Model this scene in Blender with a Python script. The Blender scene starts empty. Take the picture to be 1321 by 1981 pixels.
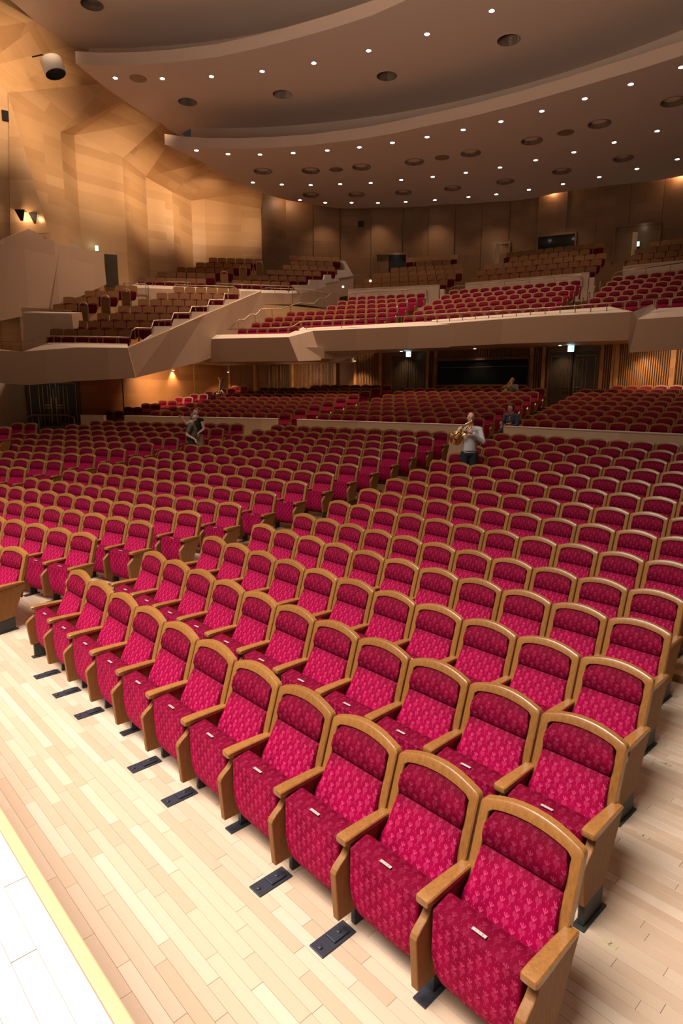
import bpy, bmesh, math, random
from mathutils import Vector, Matrix
from mathutils.geometry import tessellate_polygon
random.seed(7)
S = bpy.context.scene
COL = S.collection
# ---------------------------------------------------------------- camera
CAM = Vector((1.513, -2.403, 2.819))
_yaw, _pitch, _roll = math.radians(46.978), math.radians(10.561), math.radians(0.302)
F_ = Vector((-math.sin(_yaw)*math.cos(_pitch), math.cos(_yaw)*math.cos(_pitch), -math.sin(_pitch)))
R_ = Vector((math.cos(_yaw), math.sin(_yaw), 0))
U_ = R_.cross(F_)
R2, U2 = R_*math.cos(_roll)+U_*math.sin(_roll), -R_*math.sin(_roll)+U_*math.cos(_roll)
cd = bpy.data.cameras.new('camera'); cam = bpy.data.objects.new('camera', cd); COL.objects.link(cam)
m = Matrix.Identity(4)
for r in range(3):
    m[r][0], m[r][1], m[r][2], m[r][3] = R2[r], U2[r], -F_[r], CAM[r]
cam.matrix_world = m
cd.sensor_fit = 'HORIZONTAL'; cd.sensor_width = 24.0; cd.lens = 24.0*1225.1/1321.0
cd.clip_start = .05; cd.clip_end = 300
S.camera = cam
# ---------------------------------------------------------------- world, exposure, stage lights
S.view_settings.view_transform = 'Standard'; S.view_settings.look = 'None'
S.view_settings.gamma = 1; S.view_settings.exposure = 0.0; S.view_settings.use_curve_mapping = False
W = bpy.data.worlds.new('world'); S.world = W; W.use_nodes = True
W.node_tree.nodes['Background'].inputs[0].default_value = (.055, .040, .032, 1)
W.node_tree.nodes['Background'].inputs[1].default_value = .5

def kelvin(c):
    return {3000: (1, .68, .42), 3400: (1, .74, .53), 4000: (1, .84, .70), 4600: (1, .925, .855)}[c]
def area(name, loc, target, size, power, col, spread=180):
    l = bpy.data.lights.new(name, 'AREA'); l.shape = 'DISK'; l.size = size; l.energy = power; l.color = col
    l.spread = math.radians(spread)
    o = bpy.data.objects.new(name, l); COL.objects.link(o); o.location = loc
    o.rotation_euler = (Vector(target)-Vector(loc)).to_track_quat('-Z', 'Y').to_euler(); return o
def spot(name, loc, target, power, col, ang, blend=.6, rad=.08):
    l = bpy.data.lights.new(name, 'SPOT'); l.energy = power; l.color = col; l.spot_size = math.radians(ang)
    l.spot_blend = blend; l.shadow_soft_size = rad
    o = bpy.data.objects.new(name, l); COL.objects.link(o); o.location = loc
    o.rotation_euler = (Vector(target)-Vector(loc)).to_track_quat('-Z', 'Y').to_euler(); return o
# the rig above the stage (outside the frame); the pale stage floor throws much of it back onto seats and canopies
area('stage_light', (-1.0, -6.5, 16.5), (-1.2, -5.0, 0), 6.5, 1540, kelvin(4600), 100)
area('stage_light', (-8.0, -6.5, 16.5), (-8.2, -5.0, 0), 6.5, 1400, kelvin(4600), 100)
area('stage_light', (-5.0, -12.0, 16.5), (-5.0, -12.0, 0), 6.5, 2200, kelvin(4600), 96)
area('canopy_fill', (-5, -8, 4.0), (-8, 4, 17.0), 3.0, 1080, kelvin(3400), 78)  # added uplight to brighten the canopies, stands for no known fitting
area('stalls_fill', (-8, 6, 17.9), (-8, 8, 0), 2.5, 260, kelvin(3400), 130)  # added fill over the middle stalls, no lamp known here
G = {'ROWS':[('C',1,0.479,0.01,0.0,0.0,11),('C',2,0.242,0.991,0.0,0.0,11),('C',3,0.005,1.972,0.0,0.0,11),('C',4,-0.232,2.953,0.0,0.0,11),('C',5,-0.469,3.934,0.0,0.0,11),('C',6,-0.706,4.915,0.075,0.0,11),('C',7,-0.943,5.896,0.16,0.0,11),('C',8,-1.18,6.878,0.245,0.0,11),('C',9,-1.418,7.859,0.335,0.0,11),('C',10,-1.655,8.84,0.435,0.0,11),('C',11,-1.892,9.821,0.535,0.0,11),('C',12,-2.129,10.802,0.64,0.0,11),('C',13,-2.366,11.783,0.745,0.0,11),('C',14,-2.603,12.764,0.85,0.0,11),('L',0,-6.551,-0.107,0.0,14.77,3),('L',1,-6.818,0.851,0.0,14.77,6),('L',2,-7.08,1.807,0.0,14.77,10),('L',3,-7.338,2.763,0.0,14.77,12),('L',4,-7.592,3.717,0.0,14.77,12),('L',5,-7.843,4.671,0.075,14.77,12),('L',6,-8.089,5.625,0.16,14.77,12),('L',7,-8.331,6.577,0.245,14.77,12),('L',8,-8.569,7.529,0.335,14.77,12),('L',9,-8.804,8.48,0.435,14.77,12),('L',10,-9.034,9.43,0.535,14.77,12),('L',11,-9.26,10.38,0.64,14.77,12),('L',12,-9.483,11.329,0.745,14.77,12),('L',13,-9.701,12.276,0.85,14.77,12),('LL',1,-15.079,2.493,0.075,29.12,12),('LL',2,-15.34,3.462,0.16,29.12,12),('LL',3,-15.598,4.433,0.245,29.12,12),('LL',4,-15.854,5.406,0.335,29.12,12),('LL',5,-16.107,6.381,0.435,29.12,12),('LL',6,-16.359,7.359,0.535,29.12,12),('LL',7,-16.608,8.339,0.64,29.12,12),('LL',8,-16.855,9.322,0.745,29.12,12),('LL',9,-17.099,10.307,0.85,29.12,12),('RLL',1,-17.815,12.996,1.171,27.19,12),('RLL',2,-18.075,13.964,1.317,27.19,12),('RLL',3,-18.331,14.934,1.462,27.19,12),('RLL',4,-18.582,15.907,1.607,27.19,12),('RLL',5,-18.829,16.882,1.753,27.19,12),('RLL',6,-19.072,17.858,1.898,27.19,12),('RLL',7,-19.31,18.837,2.044,27.19,12),('RLL',8,-19.545,19.819,2.189,27.19,12),('RLL',9,-19.775,20.802,2.335,27.19,8),('RL',1,-10.282,14.841,1.171,14.33,12),('RL',2,-10.526,15.793,1.315,14.33,12),('RL',3,-10.77,16.748,1.458,14.33,12),('RL',4,-11.015,17.707,1.602,14.33,12),('RL',5,-11.261,18.668,1.745,14.33,12),('RL',6,-11.507,19.633,1.889,14.33,12),('RL',7,-11.754,20.602,2.032,14.33,12),('RL',8,-12.001,21.573,2.175,14.33,12),('RL',9,-13.295,22.281,2.319,14.33,8),('RC',1,-3.147,15.086,1.171,0.0,11),('RC',2,-3.385,16.06,1.31,0.0,11),('RC',3,-3.625,17.038,1.448,0.0,11),('RC',4,-3.866,18.02,1.587,0.0,11),('RC',5,-4.111,19.004,1.725,0.0,11),('RC',6,-4.357,19.992,1.864,0.0,11),('RC',7,-4.605,20.984,2.002,0.0,11),('RC',8,-4.856,21.978,2.141,0.0,11),('RC',9,-5.109,22.976,2.279,0.0,9),('W',1,-27.395,10.605,1.059,30.96,2),('W',2,-27.581,11.637,1.221,30.96,2),('W',3,-27.77,12.667,1.383,30.96,2),('W',4,-27.964,13.694,1.542,30.96,2),('W',5,-28.161,14.718,1.701,30.96,2),('W',6,-28.362,15.74,1.858,30.96,2),('W',7,-28.568,16.759,2.013,30.96,2),('W',8,-28.777,17.776,2.167,30.96,2),('W',9,-28.99,18.79,2.32,30.96,2),('W',0,-21.607,4.889,0.855,31.0,2),('W',-1,-19.424,3.45,0.855,31.0,2),('TS',1,-24.346,9.756,4.469,53.97,6),('TS',2,-24.725,10.909,4.914,53.97,6),('TS',3,-25.104,12.063,5.358,53.97,6),('TS',4,-25.483,13.217,5.803,53.97,6),('TS',5,-25.862,14.37,6.248,53.97,6),('TS',6,-26.241,15.524,6.693,53.97,6),('TS',7,-26.62,16.678,7.137,53.97,6),('TSa',1,-28.62,9.255,5.841,53.74,2),('TSa',2,-28.97,10.413,6.294,53.74,3),('TSa',3,-29.331,11.579,6.736,53.74,3),('TSa',4,-29.712,12.732,7.172,53.74,2),('U1',1,-30.495,17.138,8.138,53.72,7),('U1',2,-31.001,18.084,8.601,53.72,6),('U1',3,-31.224,19.453,9.051,53.72,6),('U1',4,-31.433,20.832,9.527,53.72,6),('U1',5,-31.83,21.957,10.012,53.72,6),('U2',1,-28.157,21.178,8.157,55.89,6),('U2',2,-28.388,22.591,8.64,55.89,6),('U2',3,-28.652,23.951,9.134,55.89,6),('U2',4,-28.899,25.328,9.621,55.89,6),('U2',5,-29.699,25.883,10.081,55.89,5),('U2',6,-30.198,26.898,10.571,55.89,6),('B1',0,-21.961,16.785,4.967,25.98,6),('B1',1,-19.306,19.192,5.319,25.98,12),('B1',2,-19.564,20.18,5.671,25.98,12),('B1',3,-19.821,21.168,6.023,25.98,11),('B1',4,-20.079,22.156,6.376,25.98,8),('B1',5,-20.336,23.143,6.728,25.98,8),('B1',6,-20.594,24.131,7.08,25.98,8),('B2',1,-12.268,21.904,5.371,16.45,12),('B2',2,-12.491,22.84,5.727,16.45,12),('B2',3,-12.714,23.777,6.083,16.45,12),('B2',4,-12.937,24.714,6.439,16.45,12),('B2',5,-13.161,25.65,6.795,16.45,12),('B2',6,-13.384,26.587,7.151,16.45,12),('B3',1,-7.066,23.43,5.487,9.36,8),('B3',2,-7.29,24.398,5.843,9.36,8),('B3',3,-7.514,25.365,6.199,9.36,8),('B3',4,-7.738,26.333,6.555,9.36,8),('B3',5,-7.962,27.3,6.91,9.36,8),('B3',6,-8.186,28.268,7.266,9.36,8),('UB1',1,-21.293,26.79,8.12,27.86,10),('UB1',2,-21.516,27.784,8.576,27.86,10),('UB1',3,-21.739,28.779,9.033,27.86,10),('UB1',4,-22.439,29.521,9.49,27.86,8),('UB1',5,-23.617,30.011,9.947,27.86,4),('UB1',6,-23.84,31.006,10.404,27.86,6),('UB2',1,-13.905,29.018,8.144,16.39,12),('UB2',2,-14.136,29.981,8.62,16.39,12),('UB2',3,-14.366,30.944,9.096,16.39,12),('UB2',4,-15.633,31.602,9.572,16.39,8),('UB2',5,-15.346,32.717,10.048,16.39,10),('UB3',1,-10.609,31.391,8.478,14.06,5),('UB3',2,-10.853,32.338,8.948,14.06,5),('UB3',3,-11.097,33.286,9.419,14.06,5),('UB3',4,-10.817,34.365,9.889,14.06,5)],'DL1':[[[-28.039,15.34],[-27.373,16.72],[-26.326,17.911],[-25.023,18.97],[-23.604,19.961],[-22.24,20.812],[-20.749,21.537],[-19.188,22.193],[-17.546,22.73],[-15.886,23.195],[-14.134,23.547],[-12.364,23.76],[-10.586,23.875],[-8.784,23.905]],[[-30.075,20.114],[-29.227,21.509],[-28.153,22.753],[-26.857,23.838],[-25.534,24.953],[-23.994,25.795],[-22.461,26.652],[-20.818,27.41],[-19.114,28.046],[-17.282,28.449],[-15.425,28.822],[-13.526,29.025],[-11.623,29.12]],[[-30.786,24.109],[-30.105,25.581],[-28.966,26.759],[-27.867,27.974],[-26.529,29.047],[-25.046,30.047],[-23.255,31.009],[-21.81,31.784],[-20.014,32.392],[-18.151,32.869],[-16.218,33.206],[-14.264,33.368],[-12.297,33.43]]],'DL2':[[-28.073,11.389],[-26.676,12.922],[-25.011,14.399],[-23.103,15.744],[-21.032,16.909],[-18.754,17.881],[-16.357,18.66],[-13.777,19.182]],'HOLE2':[[-27.936,14.889],[-24.179,17.672],[-19.67,19.934],[-14.408,21.288]],'DISC2':[[-27.421,12.141]],'RING1':[[-28.179,19.415],[-26.336,21.215],[-24.078,22.774],[-21.679,24.188],[-18.978,25.268],[-16.09,26.039],[-13.046,26.473],[-10.017,26.546],[-29.538,23.925],[-27.579,25.809],[-25.376,27.526],[-22.909,28.986],[-20.158,30.151],[-17.167,30.859],[-14.113,31.334]],'DISC1':[[-25.284,22.081],[-20.333,24.757],[-14.541,26.33]],'HOLE3':[[-27.06,10.085]],'SPK':[-27.651,8.554,15.9],'C1F':[[-28.454,13.876],[-28.15,14.638],[-27.485,15.603],[-26.269,16.872],[-25.128,17.882],[-23.684,18.943],[-21.431,20.177],[-20.014,20.755],[-18.33,21.269],[-16.533,21.832],[-14.555,22.273],[-12.987,22.536],[-11.511,22.743],[-9.873,22.958],[-8.493,23.074]],'C1S':[[-29.369,16.723],[-30.787,19.762],[-31.332,21.78],[-31.311,23.718],[-30.54,26.894],[-28.952,29.202],[-26.91,31.31],[-24.185,33.623],[-21.801,34.014],[-19.318,34.081],[-16.687,34.906],[-14.414,35.987],[-13.001,36.236]],'C2F':[[-28.034,9.652],[-27.477,10.415],[-26.347,11.543],[-25.133,12.523],[-23.406,13.702],[-21.666,14.535],[-20.35,15.076],[-18.645,15.722],[-16.959,16.24]],'C2S':[[-29.21,11.378],[-29.938,12.636],[-31.232,15.112],[-31.875,16.56]],'C3S':[[-29.043,7.543],[-30.062,8.97],[-30.931,10.841],[-30.673,11.702]],'FOLD':[[[-28.616,4.727],[-28.616,4.727,16.089],[-29.926,6.344,19.5]],[[-30.057,6.372],[-30.057,6.372,15.92],[-30.062,8.97,18.5]],[[-29.887,7.38],[-29.887,7.38,15.285],[-30.836,10.876,18.5]],[[-30.768,9.834],[-30.768,9.834,14.623],[-29.533,11.52,16.6]],[[-31.781,10.878],[-31.781,10.878,15.034],[-30.274,12.794,16.6]],[[-32.039,13.373],[-32.039,13.373,14.636],[-31.039,15.129,16.5]],[[-33.363,15.287],[-33.363,15.287,14.483],[-32.011,16.418,16.5]],[[-33.275,16.818],[-33.275,16.818,13.999],[-29.652,16.867,14.6]],[[-34.63,18.816],[-34.63,18.816,14.207],[-30.122,17.499,14.6]],[[-34.4,19.6],[-34.4,19.6,14.409],[-31.001,20.015,14.6]],[[-32.45,22.4],[-32.45,22.4,14.0],[-31.494,21.825,14.6]]],'F_TS':[[[-27.448,3.865,4.448],[-26.439,5.254,4.431],[-25.929,5.955,4.403],[-24.712,7.631,4.59],[-23.574,9.197,4.596]],[[-27.524,3.761,3.162],[-26.505,5.164,3.174],[-25.877,6.027,3.101],[-24.765,7.558,3.277],[-23.433,9.391,3.417]]],'F_side':[[[-23.667,9.239,4.603],[-24.435,11.593,5.523],[-25.124,13.706,6.385],[-25.779,15.714,7.167],[-26.513,17.967,8.045]],[[-23.768,9.549,3.425],[-25.012,13.363,4.249]]],'F_B1':[[[-25.784,13.865,5.344],[-21.636,15.888,5.319]],[[-25.616,13.947,4.289],[-21.207,16.097,4.25]]],'F_B2':[[[-21.403,17.092,5.655],[-15.702,19.872,5.724],[-16.493,19.639,5.764],[-12.983,20.675,5.846],[-11.821,21.018,5.86],[-8.891,21.884,5.838]],[[-21.103,17.238,4.729],[-15.702,19.872,4.79],[-16.462,19.648,4.816],[-12.93,20.691,4.862],[-8.98,21.857,4.832]]],'F_B3':[[[-9.365,23.377,5.72],[-7.757,23.556,5.72],[-6.061,23.528,5.72]],[[-9.152,22.438,4.42],[-7.098,22.018,4.42],[-5.248,21.116,4.42]]],'P_UB1':[[-25.724,23.425,8.632],[-21.149,25.847,8.66]],'P_UB2':[[-19.785,26.35,8.639],[-13.841,28.099,8.621]],'P_UB3':[[-13.17,30.25,9.025],[-10.095,30.904,9.16]],'V3':[[-27.371,6.523,6.068],[-26.253,8.061,6.065],[-26.2,8.135,4.687],[-27.458,6.404,4.281]],'V2':[[-30.059,9.22,9.538],[-31.226,11.732,9.689],[-31.263,11.812,8.22],[-29.693,8.431,6.524]],'V1':[[-30.059,9.22,9.538],[-29.632,7.726,9.908],[-29.257,6.414,9.128],[-28.699,4.46,7.972],[-28.621,4.188,5.249],[-29.849,8.485,6.542]],'SCONCE':[[-30.022,7.755,10.389],[-30.234,8.346,10.402]],'misc':{'door_a':[-29.486,7.024,1.17],'door_b':[-28.623,9.071,3.392],'horn':[-6.881,9.3,2.465],'cyl':[-27.651,8.554,15.9],'sign_l':[-31.858,11.618,10.013],'sign_c':[-19.301,21.387,4.702],'sign_r':[-11.856,23.079,4.647],'sign_u1':[-22.401,33.082,11.167],'sign_u2':[-14.967,35.777,11.263],'box_l':[-29.085,8.255,3.313],'ledge':[-29.377,8.75,18.5]},'STEP_TS':[[-23.816,9.31,4.634],[-24.082,10.124,4.939],[-24.26,10.671,5.265],[-24.295,10.777,5.605],[-24.65,11.866,5.71],[-24.696,12.007,6.039],[-25.016,12.989,6.144],[-25.036,13.051,6.458],[-25.391,14.14,6.583],[-25.401,14.168,6.89],[-25.766,15.287,7.029],[-25.781,15.336,7.299],[-26.146,16.454,7.447],[-26.157,16.488,7.847],[-26.65,18.0,8.063],[-26.678,18.087,8.075]],'RAIL_TS':[[-23.967,9.513,5.041],[-23.998,9.61,5.315],[-24.061,9.803,5.446],[-24.334,10.639,5.513],[-24.387,10.801,5.846],[-24.714,11.804,5.972],[-24.761,11.948,6.279],[-25.077,12.919,6.396],[-25.127,13.071,6.686],[-25.466,14.111,6.82],[-25.51,14.244,7.14],[-25.832,15.233,7.27],[-25.855,15.304,7.56],[-26.211,16.394,7.712],[-26.241,16.488,7.484]],'U_step':[[-27.589,21.468,8.399],[-27.341,20.724,8.76],[-27.905,22.415,9.018],[-27.924,22.471,9.311],[-28.444,24.031,9.547],[-28.483,24.148,9.856],[-29.022,25.766,10.124],[-29.021,25.764,10.408],[-29.311,26.634,10.567],[-29.245,26.434,10.827],[-29.062,25.885,11.019],[-29.287,26.562,11.063],[-29.65,27.649,10.358],[-29.002,25.705,9.902],[-29.044,25.833,9.735],[-28.483,24.149,9.37],[-28.522,24.267,9.186]],'U_w1':[[-27.56,21.444,8.393],[-28.492,24.241,9.18],[-28.513,24.302,7.952],[-27.581,21.505,7.811]],'U_w2':[[-28.513,24.175,9.377],[-29.075,25.861,9.742],[-29.091,25.909,8.025],[-28.573,24.356,7.841]],'U_w3':[[-29.093,25.789,9.923],[-29.743,27.738,10.381],[-29.75,27.759,9.224],[-29.149,25.958,8.817]],'U_front':[[-32.024,13.52,8.345],[-27.957,19.118,8.228],[-27.964,19.108,7.539],[-32.061,13.469,7.18]],'U_front2':[[-27.957,19.118,8.228],[-27.589,21.468,8.398],[-27.583,21.507,7.812],[-27.974,19.013,7.612]],'U_low':[[-27.907,18.964,7.602],[-27.336,20.707,7.63],[-26.69,22.681,7.584],[-26.608,22.93,6.108],[-27.917,18.935,5.934]],'CAP_B2':[[-22.215,17.118,5.827],[-15.84,20.228,5.952],[-16.76,19.956,6.002],[-13.203,21.007,6.072],[-12.025,21.354,6.081],[-9.832,22.002,6.117],[-8.444,22.412,6.118]],'CAP_B1':[[-25.726,14.316,5.559],[-21.918,16.173,5.513]],'CAP_TS':[[-25.687,6.884,4.779],[-24.867,8.013,4.799],[-23.917,9.321,4.782]],'RAILS':{'b1':[[-24.923,14.819,5.802],[-22.512,15.995,5.779],[-21.909,16.289,5.804],[-22.042,16.947,6.103],[-20.697,17.603,6.098],[-19.444,18.214,6.094]],'b2':[[-19.895,18.791,6.18],[-16.043,19.928,6.203],[-13.083,20.802,6.184],[-11.169,21.367,6.188],[-9.744,21.788,6.219],[-7.941,22.321,6.293]],'ts':[[-26.834,5.391,4.796],[-26.235,6.216,4.81],[-25.924,6.643,5.019],[-25.667,6.997,5.046],[-23.895,9.435,5.032]],'u1':[[-32.508,12.343,8.009],[-32.48,12.381,8.451],[-32.413,12.473,8.516],[-31.352,13.934,8.499],[-31.254,14.07,8.399],[-31.265,14.053,7.716]],'u2':[[-32.118,13.73,8.715],[-30.393,16.105,8.702],[-30.394,16.104,8.531]],'u3':[[-30.495,15.114,8.247],[-30.465,15.156,8.445],[-30.41,15.231,8.487],[-28.621,17.693,8.469],[-28.457,17.919,8.287],[-28.418,17.972,7.931]],'u4':[[-29.593,17.206,8.484],[-29.586,17.215,8.691],[-28.576,18.606,8.666],[-27.166,20.546,8.644],[-27.15,20.568,8.476]],'u5':[[-28.579,19.531,8.067],[-28.555,19.559,8.528],[-28.444,19.692,8.604],[-26.865,21.574,8.546],[-26.132,22.447,8.306]],'st':[[-25.761,15.547,5.995],[-25.643,16.011,6.406],[-25.585,16.242,6.396],[-25.504,16.558,6.694],[-25.433,16.84,6.674],[-25.364,17.112,6.965],[-25.106,18.125,7.033],[-24.853,19.121,7.398],[-24.639,19.967,7.433],[-24.552,20.309,7.74],[-24.484,20.574,7.723],[-24.396,20.923,8.015]],'ub1':[[-25.502,23.26,8.033],[-25.477,23.273,8.31],[-25.342,23.344,8.373],[-21.654,25.297,8.427],[-21.526,25.365,8.303],[-21.484,25.387,7.686]],'ub2':[[-20.439,25.897,8.216],[-20.335,25.927,8.419],[-20.115,25.992,8.464],[-14.104,27.761,8.494],[-13.984,27.797,8.389],[-13.951,27.806,7.913]],'ub3':[[-13.481,29.928,8.611],[-13.443,29.936,8.729],[-13.261,29.975,8.807],[-10.496,30.563,8.941]]},'WEDGE':[[-21.752,17.256,4.288],[-21.42,17.417,4.774],[-18.685,18.751,4.786],[-19.699,18.257,4.534],[-20.445,17.893,4.27]],'LOW':{'door_l':[[-29.486,7.024],[-28.623,9.071]],'slat1':[[-30.435,18.579],[-28.727,19.118]],'door_1':[[-27.868,19.389],[-26.342,19.871]],'slat2':[[-26.212,19.912],[-23.719,20.699]],'slat3':[[-22.539,21.072],[-21.177,21.502]],'door_2':[[-20.568,21.612],[-18.604,22.058]],'slat4':[[-18.55,22.07],[-18.148,22.162]],'booth':[[-18.095,22.174],[-13.725,23.167]],'slat5':[[-13.636,23.187],[-13.149,23.298]],'door_3':[[-12.974,23.338],[-10.891,23.811]],'slat6':[[-10.811,23.829],[-10.378,23.928]],'slat7':[[-10.177,23.908],[-8.092,23.957]],'slat8':[[-7.998,23.959],[-6.313,23.999]]},'BOOTHZ':[4.372,3.277],'UP':{'niche':[[-28.626,28.685,11.692],[-27.171,29.994,10.402]],'door_u1':[[-23.725,32.815,12.061],[-21.826,33.503,10.688]],'booth_u':[[-20.268,34.068,12.248],[-18.191,34.821,11.218]],'door_u2':[[-16.194,35.545,12.318],[-13.98,36.348,10.426]],'vent':[[-29.387,28.0,13.71],[-29.188,28.179,13.457]]},'SIDEDOOR':[[-31.902,12.05,9.81],[-31.939,12.406,8.315]],'LVENT':[-29.908,7.256,14.338]}
# ---------------------------------------------------------------- node helpers / materials
class NT:
    def __init__(s, name):
        s.m = bpy.data.materials.new(name); s.m.use_nodes = True; s.t = s.m.node_tree; s.n = s.t.nodes
        s.b = s.n['Principled BSDF']
    def node(s, typ, **kw):
        n = s.n.new(typ)
        for k, v in kw.items(): setattr(n, k, v)
        return n
    def link(s, a, b): s.t.links.new(a, b)
    def put(s, sock, v):
        if isinstance(v, (int, float)): sock.default_value = v
        elif isinstance(v, (tuple, list)): sock.default_value = v if len(v) != 3 or sock.type == 'VECTOR' else (*v, 1)
        else: s.link(v, sock)
    def M(s, op, a, b=0.0, c=None, clamp=False):
        n = s.node('ShaderNodeMath', operation=op); n.use_clamp = clamp
        s.put(n.inputs[0], a); s.put(n.inputs[1], b)
        if c is not None: s.put(n.inputs[2], c)
        return n.outputs[0]
    def mix(s, f, a, b, typ='MIX'):
        n = s.node('ShaderNodeMix', data_type='RGBA', blend_type=typ)
        s.put(n.inputs[0], f); s.put(n.inputs[6], a); s.put(n.inputs[7], b); return n.outputs[2]
    def coord(s, kind='Object', scale=(1, 1, 1), rot=(0, 0, 0)):
        t = s.node('ShaderNodeTexCoord'); mp = s.node('ShaderNodeMapping')
        mp.inputs['Scale'].default_value = scale; mp.inputs['Rotation'].default_value = rot
        s.link(t.outputs[kind], mp.inputs[0]); return mp.outputs[0]
    def noise(s, vec, scale, detail=3, rough=.6):
        n = s.node('ShaderNodeTexNoise'); n.inputs['Scale'].default_value = scale
        n.inputs['Detail'].default_value = detail; n.inputs['Roughness'].default_value = rough
        s.link(vec, n.inputs['Vector']); return n.outputs['Fac']
    def ramp(s, f, stops):
        n = s.node('ShaderNodeValToRGB'); e = n.color_ramp.elements
        while len(e) < len(stops): e.new(.5)
        for q, (p, c) in zip(e, stops): q.position = p; q.color = (*c, 1)
        s.link(f, n.inputs[0]); return n.outputs[0]
    def out(s, col=None, rough=None, **kw):
        if col is not None: s.put(s.b.inputs['Base Color'], col)
        if rough is not None: s.put(s.b.inputs['Roughness'], rough)
        for k, v in kw.items(): s.put(s.b.inputs[k.replace('_', ' ')], v)
        return s.m
    def bump(s, h, strength=.2, dist=.01):
        n = s.node('ShaderNodeBump'); n.inputs['Strength'].default_value = strength; n.inputs['Distance'].default_value = dist
        s.link(h, n.inputs['Height']); s.link(n.outputs[0], s.b.inputs['Normal'])

def mat_plain(name, col, rough=.6, metal=0.0, **kw):
    t = NT(name); return t.out(col, rough, Metallic=metal, **kw)
def mat_emit(name, col, strength):
    t = NT(name); return t.out((0, 0, 0), .5, Emission_Color=col, Emission_Strength=float(strength))

def mat_wood(name, c0, c1, rough=.38, scale=(3, 3, 30), grain=6, coat=.0, rot=(0, 0, 0)):
    t = NT(name); v = t.coord('Object', scale, rot)
    f = t.noise(v, grain, 4, .65); c = t.ramp(f, [(.3, c0), (.7, c1)])
    t.out(c, rough, Coat_Weight=coat, Coat_Roughness=.15); t.bump(f, .08, .003); return t.m

def mat_seatwood(name, c0, c1, rough=.33, coat=.2, spec=.5):
    t = NT(name); v = t.coord('Object', (14, 14, 3))
    f = t.noise(v, 5, 4, .65)
    oi = t.node('ShaderNodeObjectInfo')
    f2 = t.M('ADD', f, t.M('MULTIPLY', t.M('SUBTRACT', oi.outputs['Random'], .5), .18))
    c = t.ramp(f2, [(.25, c0), (.75, c1)])
    return t.out(c, rough, Coat_Weight=coat, Coat_Roughness=.15, Specular_IOR_Level=spec)

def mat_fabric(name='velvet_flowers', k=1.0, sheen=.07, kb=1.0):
    t = NT(name)
    tc = t.node('ShaderNodeTexCoord'); sp = t.node('ShaderNodeSeparateXYZ'); t.link(tc.outputs['UV'], sp.inputs[0])
    A, B = .083, .099
    def lattice(ou, ov):
        u = t.M('ADD', t.M('DIVIDE', sp.outputs[0], A), ou); v = t.M('ADD', t.M('DIVIDE', sp.outputs[1], B), ov)
        x = t.M('MULTIPLY', t.M('SUBTRACT', t.M('FRACT', u), .5), A)
        y = t.M('MULTIPLY', t.M('SUBTRACT', t.M('FRACT', v), .56), B)
        ax = t.M('ABSOLUTE', x)
        def rng(y, lo, hi): return t.M('MULTIPLY', t.M('GREATER_THAN', y, lo), t.M('LESS_THAN', y, hi))
        # tulip head (pointing down), widening upwards
        wid = t.M('ADD', t.M('MULTIPLY', y, .75), .0005)
        head = t.M('MULTIPLY', rng(y, 0, .0155), t.M('LESS_THAN', ax, wid))
        def circ(cx, cy, rx, ry):
            dx = t.M('DIVIDE', t.M('SUBTRACT', ax, cx), rx); dy = t.M('DIVIDE', t.M('SUBTRACT', y, cy), ry)
            return t.M('ADD', t.M('MULTIPLY', dx, dx), t.M('MULTIPLY', dy, dy))
        d1 = t.M('LESS_THAN', circ(.0105, .0185, .0032, .0052), 1); d0 = t.M('LESS_THAN', circ(0, .0215, .0032, .0058), 1)
        solid = t.M('MAXIMUM', head, t.M('MAXIMUM', d1, d0))
        # leaf outlines running to a point below
        w2 = t.M('MULTIPLY', t.M('ADD', y, .044), .20)
        leg = t.M('MULTIPLY', rng(y, -.044, .0), t.M('LESS_THAN', t.M('ABSOLUTE', t.M('SUBTRACT', ax, w2)), .0013))
        stem = t.M('MULTIPLY', rng(y, -.03, .0), t.M('LESS_THAN', ax, .0008))
        e = circ(.0095, -.011, .0075, .0125)
        flo = t.M('MULTIPLY', t.M('LESS_THAN', e, 1), .42)
        line = t.M('MULTIPLY', t.M('MAXIMUM', leg, stem), .75)
        dot = t.M('MULTIPLY', t.M('LESS_THAN', t.M('ADD', t.M('POWER', t.M('DIVIDE', t.M('SUBTRACT', ax, .034), .003), 2), t.M('POWER', t.M('DIVIDE', t.M('SUBTRACT', y, .0), .0045), 2)), 1), .5)
        return t.M('MAXIMUM', t.M('MAXIMUM', solid, line), t.M('MAXIMUM', flo, dot))
    f = t.M('MAXIMUM', lattice(0, 0), lattice(.5, .5))
    v = t.coord('Object', (1, 1, 1)); n = t.noise(v, 7, 3, .6)
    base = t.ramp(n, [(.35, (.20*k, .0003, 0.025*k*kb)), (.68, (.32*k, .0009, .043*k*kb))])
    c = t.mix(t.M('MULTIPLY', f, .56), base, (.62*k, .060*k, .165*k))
    # shade of the up-facing cushion tops, mixed into the velvet colour
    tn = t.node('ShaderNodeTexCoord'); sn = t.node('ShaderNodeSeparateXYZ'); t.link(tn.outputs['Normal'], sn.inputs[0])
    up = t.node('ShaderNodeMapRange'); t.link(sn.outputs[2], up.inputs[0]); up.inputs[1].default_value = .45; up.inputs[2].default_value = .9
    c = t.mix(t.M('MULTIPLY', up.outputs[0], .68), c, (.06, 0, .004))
    t.out(c, .72, Sheen_Weight=sheen, Sheen_Roughness=.35, Sheen_Tint=(1, .06, .25), Specular_IOR_Level=.06)
    n2 = t.noise(v, 900, 2, .5); t.bump(t.M('ADD', n2, t.M('MULTIPLY', f, .8)), .16, .0015)
    return t.m

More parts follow.
